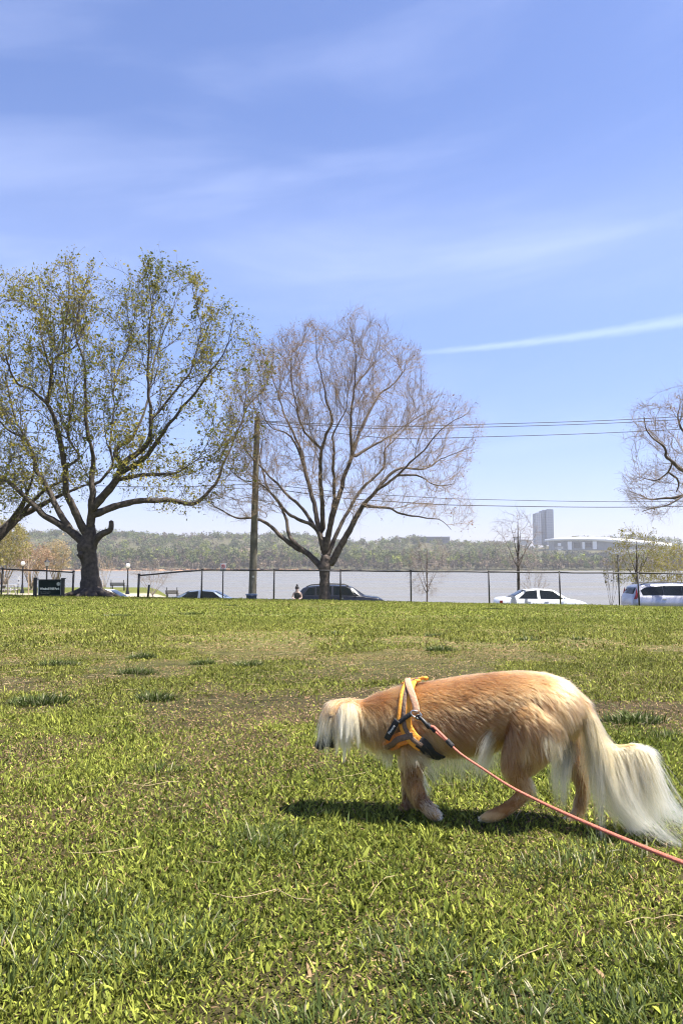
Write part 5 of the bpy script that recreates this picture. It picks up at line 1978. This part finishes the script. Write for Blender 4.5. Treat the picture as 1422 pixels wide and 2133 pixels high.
bvh = BVHTree.FromPolygons([tuple(v) for v in BV], [tuple(t) for t in BT])

TAN, GOLD, PALE = np.array((0.25, 0.100, 0.028)), np.array((0.38, 0.178, 0.058)), np.array((0.53, 0.31, 0.13))
CREAM, WHITE, DARK, BROWN = np.array((0.60, 0.39, 0.17)), np.array((0.77, 0.61, 0.36)), np.array((0.022, 0.016, 0.014)), np.array((0.20, 0.105, 0.05))


def lerp(a, b_, t):
    t = np.asarray(t)[:, None]
    return a * (1 - t) + b_ * t


def coat_colour(p, nrm):
    """the dog's markings: golden back, paler haunch, cream belly and chest, dark muzzle"""
    q = proj(p)
    x, y = q[:, 0], q[:, 1]
    n1 = fbm(p[:, 0] * 22 + 3, p[:, 2] * 30 + p[:, 1] * 14, 3)
    c_ = lerp(TAN, GOLD, np.clip((n1 - .3) * 2.2, 0, 1))
    c_ = lerp(c_, PALE, sstep(1110, 1190, x) * 0.4)
    c_ = lerp(c_, CREAM, sstep(1552, 1580, y) * sstep(1040, 1000, x) * sstep(790, 830, x))
    c_ = lerp(c_, CREAM, sstep(1535, 1556, y) * sstep(830, 800, x) * 0.9)
    hind = sstep(1000, 1030, x) * sstep(1500, 1560, y)
    c_ = lerp(c_, TAN * .8, hind * 0.5)
    c_ = lerp(c_, PALE, hind * 0.8 * np.clip((fbm(p[:, 0] * 45 + 8, p[:, 2] * 26 + p[:, 1] * 30, 3) - .48) * 4, 0, 1))
    legf = ((x > 825) & (x < 930) & (y > 1575)).astype(float)
    c_ = lerp(c_, lerp(np.tile(TAN * .62, (len(x), 1)), GOLD, np.clip((fbm(p[:, 0] * 60 + 3, p[:, 2] * 34 + p[:, 1] * 30, 3) - .36) * 3.6, 0, 1)), legf)
    paw = ((y > 1683) & (x < 930)) | ((y > 1692) & (x < 1050) & (x > 990)) | ((y > 1690) & (x > 1170) & (x < 1230))
    c_ = lerp(c_, CREAM, paw * 0.5)
    head = sstep(775, 740, x) * (y < 1545)
    c_ = lerp(c_, PALE, head * 0.2)
    # dark patch behind the ear, dark muzzle
    c_ = lerp(c_, BROWN, np.exp(-(((x - 756) / 17) ** 2 + ((y - 1518) / 24) ** 2)) * 0.8)
    mz = sstep(1502, 1522, y - (x - 690) * 0.15) * sstep(716, 706, x)
    c_ = lerp(c_, DARK, mz)
    tl = sstep(1230, 1262, x)
    c_ = lerp(c_, CREAM, tl)
    return c_ * np.exp((n1 - .5) * 0.5)[:, None]


DOG_LOC = np.array(((1010 - 711) / F * YD, YD, 0.0))
DOG_LOC[2] = float(H(DOG_LOC[0], YD))
cols = coat_colour(BV, BN) * 0.75
M_hide = attr_mat('dog_hide', 0.8, 0.0, 0.15)
dog = np_mesh('dog', BV, [BT], M_hide, loc=DOG_LOC, cols=cols, smooth=True)
tag(dog, 'golden long haired dog sniffing the grass in an orange harness, pale plumed tail hanging', 'dog')

# ---- fur
M_fur = bpy.data.materials.new('fur')
M_fur.use_nodes = True
nt = M_fur.node_tree
nt.nodes.clear()
o_ = nt.nodes.new('ShaderNodeOutputMaterial')
at = nt.nodes.new('ShaderNodeAttribute')
at.attribute_name = 'col'
hb = nt.nodes.new('ShaderNodeBsdfHairPrincipled')
hb.parametrization = 'COLOR'
nt.links.new(at.outputs['Color'], hb.inputs['Color'])
hb.inputs['Roughness'].default_value = 0.38
hb.inputs['Radial Roughness'].default_value = 0.55
hb.inputs['Coat'].default_value = 0.0
hb.inputs['Random Roughness'].default_value = 0.2
nt.links.new(hb.outputs[0], o_.inputs['Surface'])


def unit(v):
    return v / (np.linalg.norm(v, axis=-1, keepdims=True) + 1e-9)


def grow(roots, d0, L, k=6, grav=0.6, jit=0.12, turn=None, wave=0.0):
    n = len(roots)
    out = np.zeros((n, k, 3))
    p, d = roots.copy(), unit(d0)
    out[:, 0] = p
    ph = RNG.random((n, 2)) * 6.28
    for i in range(1, k):
        f_ = i / (k - 1)
        v = d + np.array((0, 0, -1.0)) * grav / (k - 1) + RNG.normal(0, jit / math.sqrt(k), (n, 3))
        if turn is not None:
            v = v + np.asarray(turn) * f_ / (k - 1)
        if wave:
            v = v + wave * np.stack([np.sin(ph[:, 0] + f_ * 5), np.cos(ph[:, 1] + f_ * 5) * .6, np.zeros(n)], -1)
        d = unit(v)
        p = p + d * (L / (k - 1))[:, None]
        out[:, i] = p
    return out


def clump(S, size, amount):
    """draw neighbouring hairs together towards their tips"""
    n = len(S)
    m = max(1, n // size)
    c_ = RNG.choice(n, m, replace=False)
    kd = kdtree.KDTree(m)
    for i, j in enumerate(c_):
        kd.insert(Vector(S[j, 0]), i)
    kd.balance()
    own = np.array([c_[kd.find(Vector(S[i, 0]))[1]] for i in range(n)])
    t = np.linspace(0, 1, S.shape[1])[None, :, None]
    tgt = S[own] + (S[:, :1] - S[own][:, :1]) * 0.15
    a = amount * t ** 1.1 * RNG.uniform(0.6, 1, (n, 1, 1))
    return S * (1 - a) + tgt * a


def hair_obj(name, batches, parent):
    """batches: (S (n,k,3), root colour (n,3), tip colour (n,3), root radius)"""
    hc = bpy.data.hair_curves.new(name)
    sizes, pos, col, rad = [], [], [], []
    off = org(parent)
    for S, c0, c1, r0 in batches:
        n, k, _ = S.shape
        sizes += [k] * n
        t = np.linspace(0, 1, k)
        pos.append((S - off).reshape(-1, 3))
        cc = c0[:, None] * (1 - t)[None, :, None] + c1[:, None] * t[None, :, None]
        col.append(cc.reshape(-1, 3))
        rad.append(np.tile(r0 * (1 - 0.78 * t), n))
    hc.add_curves(sizes)
    pos, col, rad = np.concatenate(pos), np.concatenate(col), np.concatenate(rad)
    hc.attributes['position'].data.foreach_set('vector', pos.astype(np.float32).ravel())
    ra = hc.attributes.get('radius') or hc.attributes.new('radius', 'FLOAT', 'POINT')
    ra.data.foreach_set('value', rad.astype(np.float32))
    ca = hc.attributes.new('col', 'FLOAT_COLOR', 'POINT')
    c4 = np.ones((len(col), 4), np.float32)
    c4[:, :3] = col
    ca.data.foreach_set('color', c4.ravel())
    hc.materials.append(M_fur)
    return link_data(name, hc, parent)


tv = BV[BT]
area = 0.5 * np.linalg.norm(np.cross(tv[:, 1] - tv[:, 0], tv[:, 2] - tv[:, 0]), axis=1)


def sample(n, dens=None):
    w = area.copy()
    if dens is not None:
        w *= dens
    ti = RNG.choice(len(BT), n, p=w / w.sum())
    u = RNG.random((n, 2))
    fl = u.sum(1) > 1
    u[fl] = 1 - u[fl]
    a, b_ = u[:, :1], u[:, 1:]
    p = tv[ti, 0] * (1 - a - b_) + tv[ti, 1] * a + tv[ti, 2] * b_
    nn = unit(BN[BT[ti, 0]] * (1 - a - b_) + BN[BT[ti, 1]] * a + BN[BT[ti, 2]] * b_)
    return p, nn


def comb(p, nn):
    """lie of the coat"""
    q = proj(p)
    x, y = q[:, 0], q[:, 1]
    n = len(p)
    d = np.tile(np.array((1.0, 0, -0.30)), (n, 1))
    L = np.full(n, 0.022)
    lift = np.full(n, 0.30)

    def put(m, dv, ln, lf=0.3):
        m = np.asarray(m, float)[:, None]
        nonlocal d, L, lift
        d = d * (1 - m) + np.array(dv) * m
        L = L * (1 - m[:, 0]) + ln * m[:, 0]
        lift = lift * (1 - m[:, 0]) + lf * m[:, 0]
    put(sstep(1480, 1560, y) * (x < 1040), (0.85, 0, -0.6), 0.034)
    put(sstep(1555, 1575, y) * (x < 1040) * (x > 830), (0.5, 0, -0.9), 0.028)
    put(sstep(845, 800, x) * (x > 740), (0.72, 0, -0.62), 0.042)
    put(sstep(1060, 1140, x), (0.75, 0, -0.65), 0.030)
    put(sstep(1130, 1180, x) * sstep(1440, 1480, y), (0.25, 0, -1), 0.042)
    put(sstep(1490, 1560, y) * sstep(1010, 1040, x), (0.25, 0, -1.0), 0.024)
    put(sstep(1585, 1615, y) * (x > 1000) * (x < 1230), (0.15, 0, -1.0), 0.018, .25)
    put(((x > 820) & (x < 930)) * sstep(1572, 1595, y), (0.15, 0, -1.0), 0.017, .22)
    put(((x > 865) & (x < 940)) * sstep(1660, 1680, y), (0.7, 0, -0.7), 0.007, .10)
    put(((x > 985) & (x < 1100)) * sstep(1645, 1665, y), (-0.7, 0, -0.5), 0.009, .12)
    put(sstep(746, 734, x) * (y < 1500), (0.15, 0, -1.0), 0.022, .10)
    put(sstep(716, 706, x) * sstep(1494, 1508, y), (0.35, 0, 0.8), 0.006, .15)
    put(sstep(1205, 1230, x), (0.45, 0, -0.9), 0.030, .14)
    return d, L, lift


N = 130000
p, nn = sample(N)
d, L, lift = comb(p, nn)
nz_ = np.stack([fbm(p[:, 0] * 25, p[:, 2] * 25, 2) - .5, fbm(p[:, 0] * 25 + 9, p[:, 2] * 25 + 5, 2) - .5, fbm(p[:, 0] * 25 + 4, p[:, 2] * 25 + 50, 2) - .5], -1)
d = d + nz_ * 0.55
d = d - nn * (d * nn).sum(1)[:, None]
d = unit(d) + nn * lift[:, None]
S = grow(p - nn * 0.001, d, L * np.exp(RNG.normal(0, .22, N)), 5, 0.35, 0.14)
S = clump(S, 14, 0.34)
c_ = coat_colour(p, nn)
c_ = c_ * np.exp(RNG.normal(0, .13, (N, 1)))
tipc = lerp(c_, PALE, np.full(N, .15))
dk = coat_colour(p, nn).mean(1) < .06
tipc[dk] = c_[dk]
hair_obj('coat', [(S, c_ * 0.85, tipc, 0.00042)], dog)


def near_hit(px, py, depth_sign=-1):
    """point of the body seen at this photo pixel from the camera's side"""
    a = np.array((0, 0, EYE))
    b_ = P(px, py, YD + yaw(px))
    dv = Vector(tuple(b_ - a)).normalized()
    h = bvh.ray_cast(Vector((0, 0, EYE)), dv)
    if h[0] is None:
        loc, nr_, _, _ = bvh.find_nearest(Vector(tuple(b_)))
        return np.array(loc), np.array(nr_)
    return np.array(h[0]), np.array(h[1])


def strand_set(poly, n, d, L, Lv, c0, c1, k=9, grav=0.8, jit=0.12, turn=None, wave=0.05, cl=(14, 0.7), r=0.00042, spread=6, lift=0.5, dn=0.12):
    """long hair rooted along a line on the near side"""
    poly = catmull(np.array(poly, float), 4)
    ii = RNG.integers(0, len(poly), n)
    roots = np.zeros((n, 3))
    nr = np.zeros((n, 3))
    for i in range(n):
        a = poly[ii[i]] + RNG.normal(0, spread, 2)
        roots[i], nr[i] = near_hit(a[0], a[1])
    dd = np.tile(np.array(d, float), (n, 1)) + RNG.normal(0, dn, (n, 3)) + nr * lift
    S = grow(roots, dd, L * np.exp(RNG.normal(0, Lv, n)), k, grav, jit, turn, wave)
    if cl:
        S = clump(S, *cl)
    cc = np.exp(RNG.normal(0, .12, (n, 1)))
    return S, np.tile(np.asarray(c0), (n, 1)) * cc, np.tile(np.asarray(c1), (n, 1)) * cc, r


# ears: long cream hair hanging over the face
ear = [
    strand_set([(710, 1466), (722, 1463), (736, 1467)], 1500, (0.0, -0.40, -0.6), 0.092, .18, PALE, WHITE, 10, 1.7, .07, turn=(.05, .1, 0), wave=.02, cl=(60, .9), spread=4, lift=.2, dn=.08),
    strand_set([(716, 1482), (718, 1502), (720, 1520)], 700, (0.0, -0.2, -1), 0.060, .22, CREAM, WHITE, 9, .9, .07, wave=.02, cl=(50, .85), spread=6, lift=.15, dn=.08),
    strand_set([(744, 1466), (756, 1470), (762, 1480)], 350, (0.35, -0.3, -0.8), 0.065, .25, GOLD, PALE, 8, .8, .12, wave=.03, cl=(16, .6), spread=5, lift=.3),
]
hair_obj('ear_hair', ear, dog)
face = [
    strand_set([(676, 1476), (684, 1466), (698, 1460)], 560, (-0.14, -0.3, -0.6), 0.082, .3, GOLD, CREAM, 9, 1.6, .08, wave=.03, cl=(28, .88), spread=4, lift=.12),
    strand_set([(690, 1462), (715, 1456), (740, 1456)], 420, (-0.25, -0.3, -0.10), 0.030, .3, GOLD, PALE, 6, 1.2, .14, cl=(10, .5), spread=5, lift=.18),
    strand_set([(694, 1476), (704, 1484), (708, 1496)], 300, (-0.12, -0.35, -0.9), 0.066, .3, GOLD, CREAM, 8, 1.0, .10, wave=.03, cl=(22, .85), spread=4, lift=.15),
    strand_set([(678, 1490), (690, 1502)], 130, (-0.15, -0.3, -1), 0.07, .25, CREAM, WHITE, 8, .7, .10, wave=.03, cl=(12, .8), spread=4, lift=.3),
]
hair_obj('forelock', face, dog)
ruff = [
    strand_set([(765, 1475), (775, 1500), (770, 1530), (790, 1545)], 800, (0.55, -0.1, -0.8), 0.055, .25, TAN, GOLD, 8, .7, .14, cl=(18, .65), spread=10, lift=.3),
    strand_set([(745, 1535), (770, 1542), (800, 1550)], 500, (0.3, -0.05, -1), 0.045, .3, PALE, CREAM, 7, .6, .14, cl=(14, .6), spread=6, lift=.2),
    strand_set([(790, 1556), (802, 1560), (812, 1562)], 420, (-0.05, -0.1, -1), 0.048, .25, CREAM, WHITE, 8, .5, .10, cl=(20, .7), spread=3, lift=.2),
]
hair_obj('ruff', ruff, dog)
skirt = [
    strand_set([(900, 1568), (950, 1574), (1000, 1572), (1030, 1566)], 700, (0.25, 0.05, -1), 0.060, .35, CREAM, WHITE, 8, .6, .18, wave=.06, cl=(14, .7), spread=5, lift=.0, r=.00034),
    strand_set([(905, 1575), (960, 1577), (1010, 1574)], 90, (-0.15, 0.0, -1), 0.085, .3, WHITE, WHITE, 9, .4, .2, wave=.10, cl=(6, .7), spread=4, lift=.0, r=.00042),
    strand_set([(1026, 1520), (1034, 1540), (1040, 1552)], 280, (-0.85, -0.15, -0.4), 0.100, .3, CREAM, WHITE, 9, 1.7, .10, turn=(.45, 0, 0), wave=.04, cl=(14, .75), spread=4, lift=.15),
    strand_set([(882, 1574), (884, 1600), (884, 1630)], 260, (0.5, -0.1, -0.8), 0.042, .35, CREAM, WHITE, 8, .5, .16, wave=.05, cl=(9, .7), spread=4, lift=.15),
    strand_set([(852, 1574), (866, 1572), (880, 1574)], 260, (0.4, -0.3, -0.5), 0.026, .35, PALE, CREAM, 6, .4, .2, cl=(10, .6), spread=4, lift=.4),
    strand_set([(1102, 1622), (1108, 1640)], 120, (0.5, -0.1, -0.9), 0.028, .3, PALE, CREAM, 6, .4, .2, cl=(9, .6), spread=4, lift=.2),
    strand_set([(880, 1675), (900, 1688), (912, 1696)], 420, (0.6, -0.2, -0.2), 0.012, .3, CREAM, WHITE, 5, .6, .2, cl=(8, .6), spread=7, lift=.4),
]
hair_obj('feathering', skirt, dog)
pants = [
    strand_set([(1135, 1530), (1150, 1545), (1170, 1550), (1185, 1540)], 800, (0.0, -0.2, -1), 0.040, .3, PALE, CREAM, 9, .6, .14, wave=.05, cl=(22, .7), spread=9, lift=.25),
    strand_set([(1165, 1560), (1180, 1556), (1196, 1556)], 380, (-0.75, -0.3, -0.75), 0.090, .28, CREAM, WHITE, 10, 1.5, .10, turn=(.7, 0, 0), wave=.05, cl=(24, .75), spread=5, lift=.2),
    strand_set([(1180, 1568), (1192, 1575)], 160, (-0.85, -0.3, -0.9), 0.135, .22, WHITE, WHITE, 11, 1.6, .08, turn=(1.3, 0, -.2), wave=.03, cl=(24, .8), spread=5, lift=.2),
]
hair_obj('breeches', pants, dog)


# tail plume: hair leaves the tail core along its whole length and falls away from it
tk = catmull(np.array([list(P(a, b_, YD + yaw(a) + e_)) + [h * YD / F] for a, b_, h, w, e_ in tailpts]), 0.004)
seg = np.concatenate(([0], np.cumsum(np.linalg.norm(np.diff(tk[:, :3], axis=0), axis=1))))
seg /= seg[-1]


def tail_set(n, f0, f1, d, L, Lv, c0, c1, grav, turn, r=.00044, cl=(30, .82), k=12, jit=.08, dn=.14, wave=.035, side=1.0):
    f_ = RNG.uniform(f0, f1, n)
    core = np.stack([np.interp(f_, seg, tk[:, i]) for i in range(3)], -1)
    rad = np.interp(f_, seg, tk[:, 3])
    a = RNG.uniform(0, 2 * math.pi, n)
    o = np.stack([0.5 * np.sin(a), np.cos(a) * side, np.sin(a)], -1)
    roots = core + unit(o) * (rad * 0.85)[:, None]
    o[:, 2] = np.minimum(o[:, 2], 0.25)
    dv = np.tile(np.array(d, float), (n, 1)) + unit(o) * 0.30 + RNG.normal(0, dn, (n, 3))
    S = grow(roots, dv, L * np.exp(RNG.normal(0, Lv, n)), k, grav, jit, turn, wave)
    S = clump(S, *cl)
    cc = np.exp(RNG.normal(0, .10, (n, 1)))
    return S, np.tile(np.asarray(c0), (n, 1)) * cc, np.tile(np.asarray(c1), (n, 1)) * cc, r


tail = [
    tail_set(2400, .04, .50, (0.45, -0.1, -0.9), 0.050, .28, GOLD, CREAM, .6, None),
    tail_set(1700, .22, .58, (0.15, -0.25, -0.9), 0.115, .25, PALE, CREAM, .8, (.15, 0, -.1)),
    tail_set(700, .34, .62, (-0.1, -0.2, -1.0), 0.165, .22, CREAM, WHITE, .5, (.35, 0, 0)),
    tail_set(2100, .45, .98, (0.10, -0.15, -0.6), 0.100, .30, PALE, CREAM, 1.2, (.1, 0, -.2), cl=(40, .9)),
    tail_set(1400, .55, 1.0, (0.08, -0.15, -0.7), 0.140, .30, CREAM, WHITE, 1.3, (.30, 0, 0), cl=(50, .92)),
    tail_set(1300, .46, .97, (-0.05, -0.2, -1.0), 0.245, .16, CREAM, WHITE, .8, (2.3, 0, .9), cl=(70, .95), jit=.05),
    tail_set(350, .80, 1.0, (0.10, -0.15, -0.8), 0.190, .14, WHITE, WHITE, 1.3, (1.3, 0, .5), cl=(30, .85), jit=.05),
    tail_set(900, .60, 1.0, (0.6, -0.1, -0.1), 0.040, .3, CREAM, WHITE, 1.5, None, cl=(14, .6)),
]
hair_obj('tail_plume', tail, dog)

# nose, mouth line, eye
M_nose = pmat('nose', (0.010, 0.008, 0.008), 0.6, spec=0.25)
ns_ = P(667, 1552, YD + yaw(667) - .018)
bm = bmesh.new()
ball(bm, ns_, .0165, (1, 1.05, .85), 16)
ball(bm, ns_ + np.array((-.008, -.010, .001)), .0055, (1, 1, 1), 10)
ball(bm, ns_ + np.array((-.008, .010, .001)), .0055, (1, 1, 1), 10)
bm_obj('nose', bm, M_nose, dog, smooth=True)
e_, en = near_hit(690, 1494)
bm = bmesh.new()
ball(bm, e_ + en * .001, .0075, (1, 1, 1), 14)
bm_obj('eye', bm, pmat('eye', (0.015, 0.008, 0.005), 0.08), dog, smooth=True)

# ------------------------------------------------------------------ harness
HN = thing('dog_harness', P(856, 1490, YD), 'orange padded harness with grey webbing worn by the dog', 'harness')


def rubber(name, col, rough=.75, noise=None, nscale=180):
    return pmat(name, col, rough, noise=noise, nscale=nscale, bump=.25)


M_pad = rubber('orange_padding', (0.58, 0.16, 0.014), noise=(0.66, 0.21, 0.025))
M_yel = rubber('yellow_padding', (0.72, 0.27, 0.022), noise=(0.78, 0.34, 0.04))
M_web = rubber('grey_webbing', (0.13, 0.078, 0.05), noise=(0.18, 0.115, 0.075))
M_hand = rubber('peach_webbing', (0.50, 0.27, 0.15), noise=(0.56, 0.33, 0.20))
M_blackweb = rubber('black_webbing', (0.012, 0.011, 0.012), noise=(0.02, 0.02, 0.02))


def strap(name, pts, width, lift, mat, thick=0.004, parent=None, both=False, wrap=0):
    """strap lying on the coat: photo pixels, width in px; `both` also runs it over the far side"""
    parent = parent or HN
    sm = catmull(np.array(pts, float), 3.0)
    C, NN = [], []
    for a in sm:
        c_, n_ = near_hit(a[0], a[1])
        C.append(c_)
        NN.append(n_)
    C, NN = np.array(C), np.array(NN)
    for _ in range(3):
        NN[1:-1] = (NN[:-2] + NN[1:-1] * 2 + NN[2:]) / 4
        C[1:-1] = (C[:-2] + C[1:-1] * 2 + C[2:]) / 4
    NN = unit(NN)
    C = C + NN * lift
    T = unit(np.gradient(C, axis=0))
    B_ = unit(np.cross(T, NN))
    N2 = unit(np.cross(B_, T))
    w = width * YD / F / 2
    w = w if np.ndim(w) else np.full(len(C), w)
    prof = np.array([(-1, -.35), (-1, .2), (-.8, .5), (.8, .5), (1, .2), (1, -.35), (.8, -.5), (-.8, -.5)])

    def ribbon(flip):
        V = np.stack([C + B_ * (w * u)[:, None] + N2 * (v * thick) for u, v in prof], 1)
        if flip:
            V = V.copy()
            V[..., 1] = 2 * (YD + yaw(711 + V[..., 0] * F / YD)) - V[..., 1]
        m = len(C)
        vi = np.arange(m * 8).reshape(m, 8)
        vj = np.roll(vi, -1, 1)
        q = np.stack([vi[:-1], vj[:-1], vj[1:], vi[1:]], -1).reshape(-1, 4)
        caps = [vi[0][::-1], vi[-1]]
        return V.reshape(-1, 3), q, np.array(caps)
    A = Acc()
    V, q, cp = ribbon(False)
    A.add(V, q)
    fs = [q, cp]
    VV = V
    if both:
        V2, q2, c2 = ribbon(True)
        np_mesh(name, V2, [q2, c2], mat, parent, smooth=False)
    return np_mesh(name, VV, fs, mat, parent, smooth=False)


LF = 0.013
s1 = [(872, 1420), (862, 1426), (853, 1440), (848, 1460), (846, 1482), (846, 1502), (850, 1520), (860, 1538), (876, 1550)]
strap('padding', s1, 27, LF, M_yel, .007, both=True)
strap('shoulder_webbing', [(a - 1, b_) for a, b_ in s1], 9, LF + .0045, M_web, .004, both=True)
strap('chest_padding', [(858, 1531), (840, 1538), (818, 1545), (799, 1551), (788, 1556)], 27, LF, M_pad, .007, both=True)
strap('chest_webbing', [(860, 1530), (840, 1537), (818, 1544), (797, 1551)], 12, LF + .0045, M_web, .004, both=True)
strap('neck_edge', [(866, 1419), (853, 1427), (842, 1446), (838, 1470), (835, 1492), (833, 1506)], 8, LF + .003, M_yel, .008)
strap('back_loop', [(852, 1424), (862, 1417), (874, 1415), (884, 1418), (890, 1424)], 9, LF + .002, M_yel, .008)
strap('handle', [(852, 1430), (858, 1442), (865, 1458), (870, 1474), (872, 1486)], 13, LF + .010, M_hand, .004)
strap('girth_strap', [(870, 1542), (884, 1552), (900, 1562), (918, 1568)], 24, .016, M_blackweb, .005, both=True)
strap('side_strap', [(862, 1488), (850, 1494), (836, 1504)], 9, LF + .009, M_blackweb, .004)
lab = strap('label_tag', [(834, 1499), (825, 1513), (814, 1530)], 13, LF + .013, M_blackweb, .003)
tc0, tn0 = near_hit(824, 1514)
tp_ = tc0 + tn0 * (LF + .0155)
xa, xb = near_hit(815, 1528)[0], near_hit(833, 1501)[0]
xd = Vector(tuple(xb - xa)).normalized()
zd = Vector(tuple(tn0)).normalized()
yd = zd.cross(xd).normalized()
zd = xd.cross(yd)
rot = Matrix((xd, yd, zd)).transposed().to_4x4()
text_mesh('tag_lettering', 'Finnero', .010, tp_, M_white, lab, rot=rot, extrude=.0004, width=.030)
# buckle and ring
rc, rn = near_hit(871, 1489)
rc = rc + rn * (LF + .010)
aa = np.linspace(0, 2 * math.pi, 25)
xr = unit(np.array((1, -.1, -.42)))
yr = unit(np.cross(rn, xr))
A = Acc()
A.tube(rc + np.cos(aa)[:, None] * xr * .0155 + np.sin(aa)[:, None] * yr * .0085, np.full(25, .0019), 8)
A.build('ring', M_steel, HN, smooth=True)

# ------------------------------------------------------------------ leash
LS = thing('dog_leash', P(890, 1505, 2.10), 'coral red leash with a black clip running from the harness to the lower right', 'leash')
c0 = rc + np.array((0.006, -.004, -.004))
c1 = P(893, 1516, 2.14)
A = Acc()
A.tube(catmull(np.array([c0, c0 * .6 + c1 * .4 + (.002, -.004, 0), c1]), .003), np.linspace(.0042, .0062, len(catmull(np.array([c0, c0 * .6 + c1 * .4 + (.002, -.004, 0), c1]), .003))), 8)
A.build('clip', M_black, LS, smooth=True)
A = Acc()
hk = catmull(np.array([c0 + (.004, -.002, .004), c0 + (-.006, -.005, .002), c0 + (-.006, -.005, -.006), c0 + (.004, -.004, -.007)]), .002)
A.tube(hk, np.full(len(hk), .0026), 7)
A.build('clip_hook', M_black, LS, smooth=True)


def flat_line(name, pts, w, th, mat, parent, twist=0.5):
    C = catmull(np.array(pts), .008)
    T = unit(np.gradient(C, axis=0))
    B_ = unit(np.cross(T, np.tile(np.array((0.0, -1.0, twist)), (len(C), 1))))
    N2 = unit(np.cross(B_, T))
    prof = np.array([(-1, -.5), (-1, .5), (1, .5), (1, -.5)])
    ww = np.interp(np.linspace(0, 1, len(C)), np.linspace(0, 1, len(np.atleast_1d(w))), np.atleast_1d(w))[:, None]
    V = np.stack([C + B_ * (u * ww / 2) + N2 * (v * th) for u, v in prof], 1)
    m = len(C)
    vi = np.arange(m * 4).reshape(m, 4)
    vj = np.roll(vi, -1, 1)
    q = np.concatenate([np.stack([vi[:-1], vj[:-1], vj[1:], vi[1:]], -1).reshape(-1, 4), vi[:1, ::-1], vi[-1:]])
    return np_mesh(name, V.reshape(-1, 3), [q], mat, parent)


M_leash = rubber('coral_webbing', (0.38, 0.098, 0.055), .65, noise=(0.46, 0.14, 0.085), nscale=260)
lp = [P(898, 1518, 2.135), P(925, 1540, 2.115), P(960, 1571, 2.085), P(1000, 1598, 2.045), P(1060, 1637, 1.98), P(1120, 1668, 1.93), P(1200, 1705, 1.85), P(1300, 1748, 1.76), P(1422, 1797, 1.66), P(1560, 1845, 1.56), P(1760, 1880, 1.46), P(1950, 1870, 1.36)]
flat_line('strap', lp, (.0052, .0056, .0078, .0095, .0098, .0098), .0026, M_leash, LS)
lp2 = [P(893, 1514, 2.133), P(902, 1514, 2.125), P(922, 1533, 2.108), P(938, 1549, 2.098)]
flat_line('loop_end', lp2, .0075, .0026, M_leash, LS)
flat_line('stitching', [P(930, 1541, 2.099), P(934, 1546, 2.096), P(943, 1555, 2.09)], .0115, .006, M_blackweb, LS)
flat_line('black_end', [P(889, 1508, 2.135), P(897, 1515, 2.13), P(906, 1524, 2.122)], .010, .006, M_blackweb, LS)
SC.cycles_curves.shape = 'RIBBONS'
SC.cycles_curves.subdivisions = 2
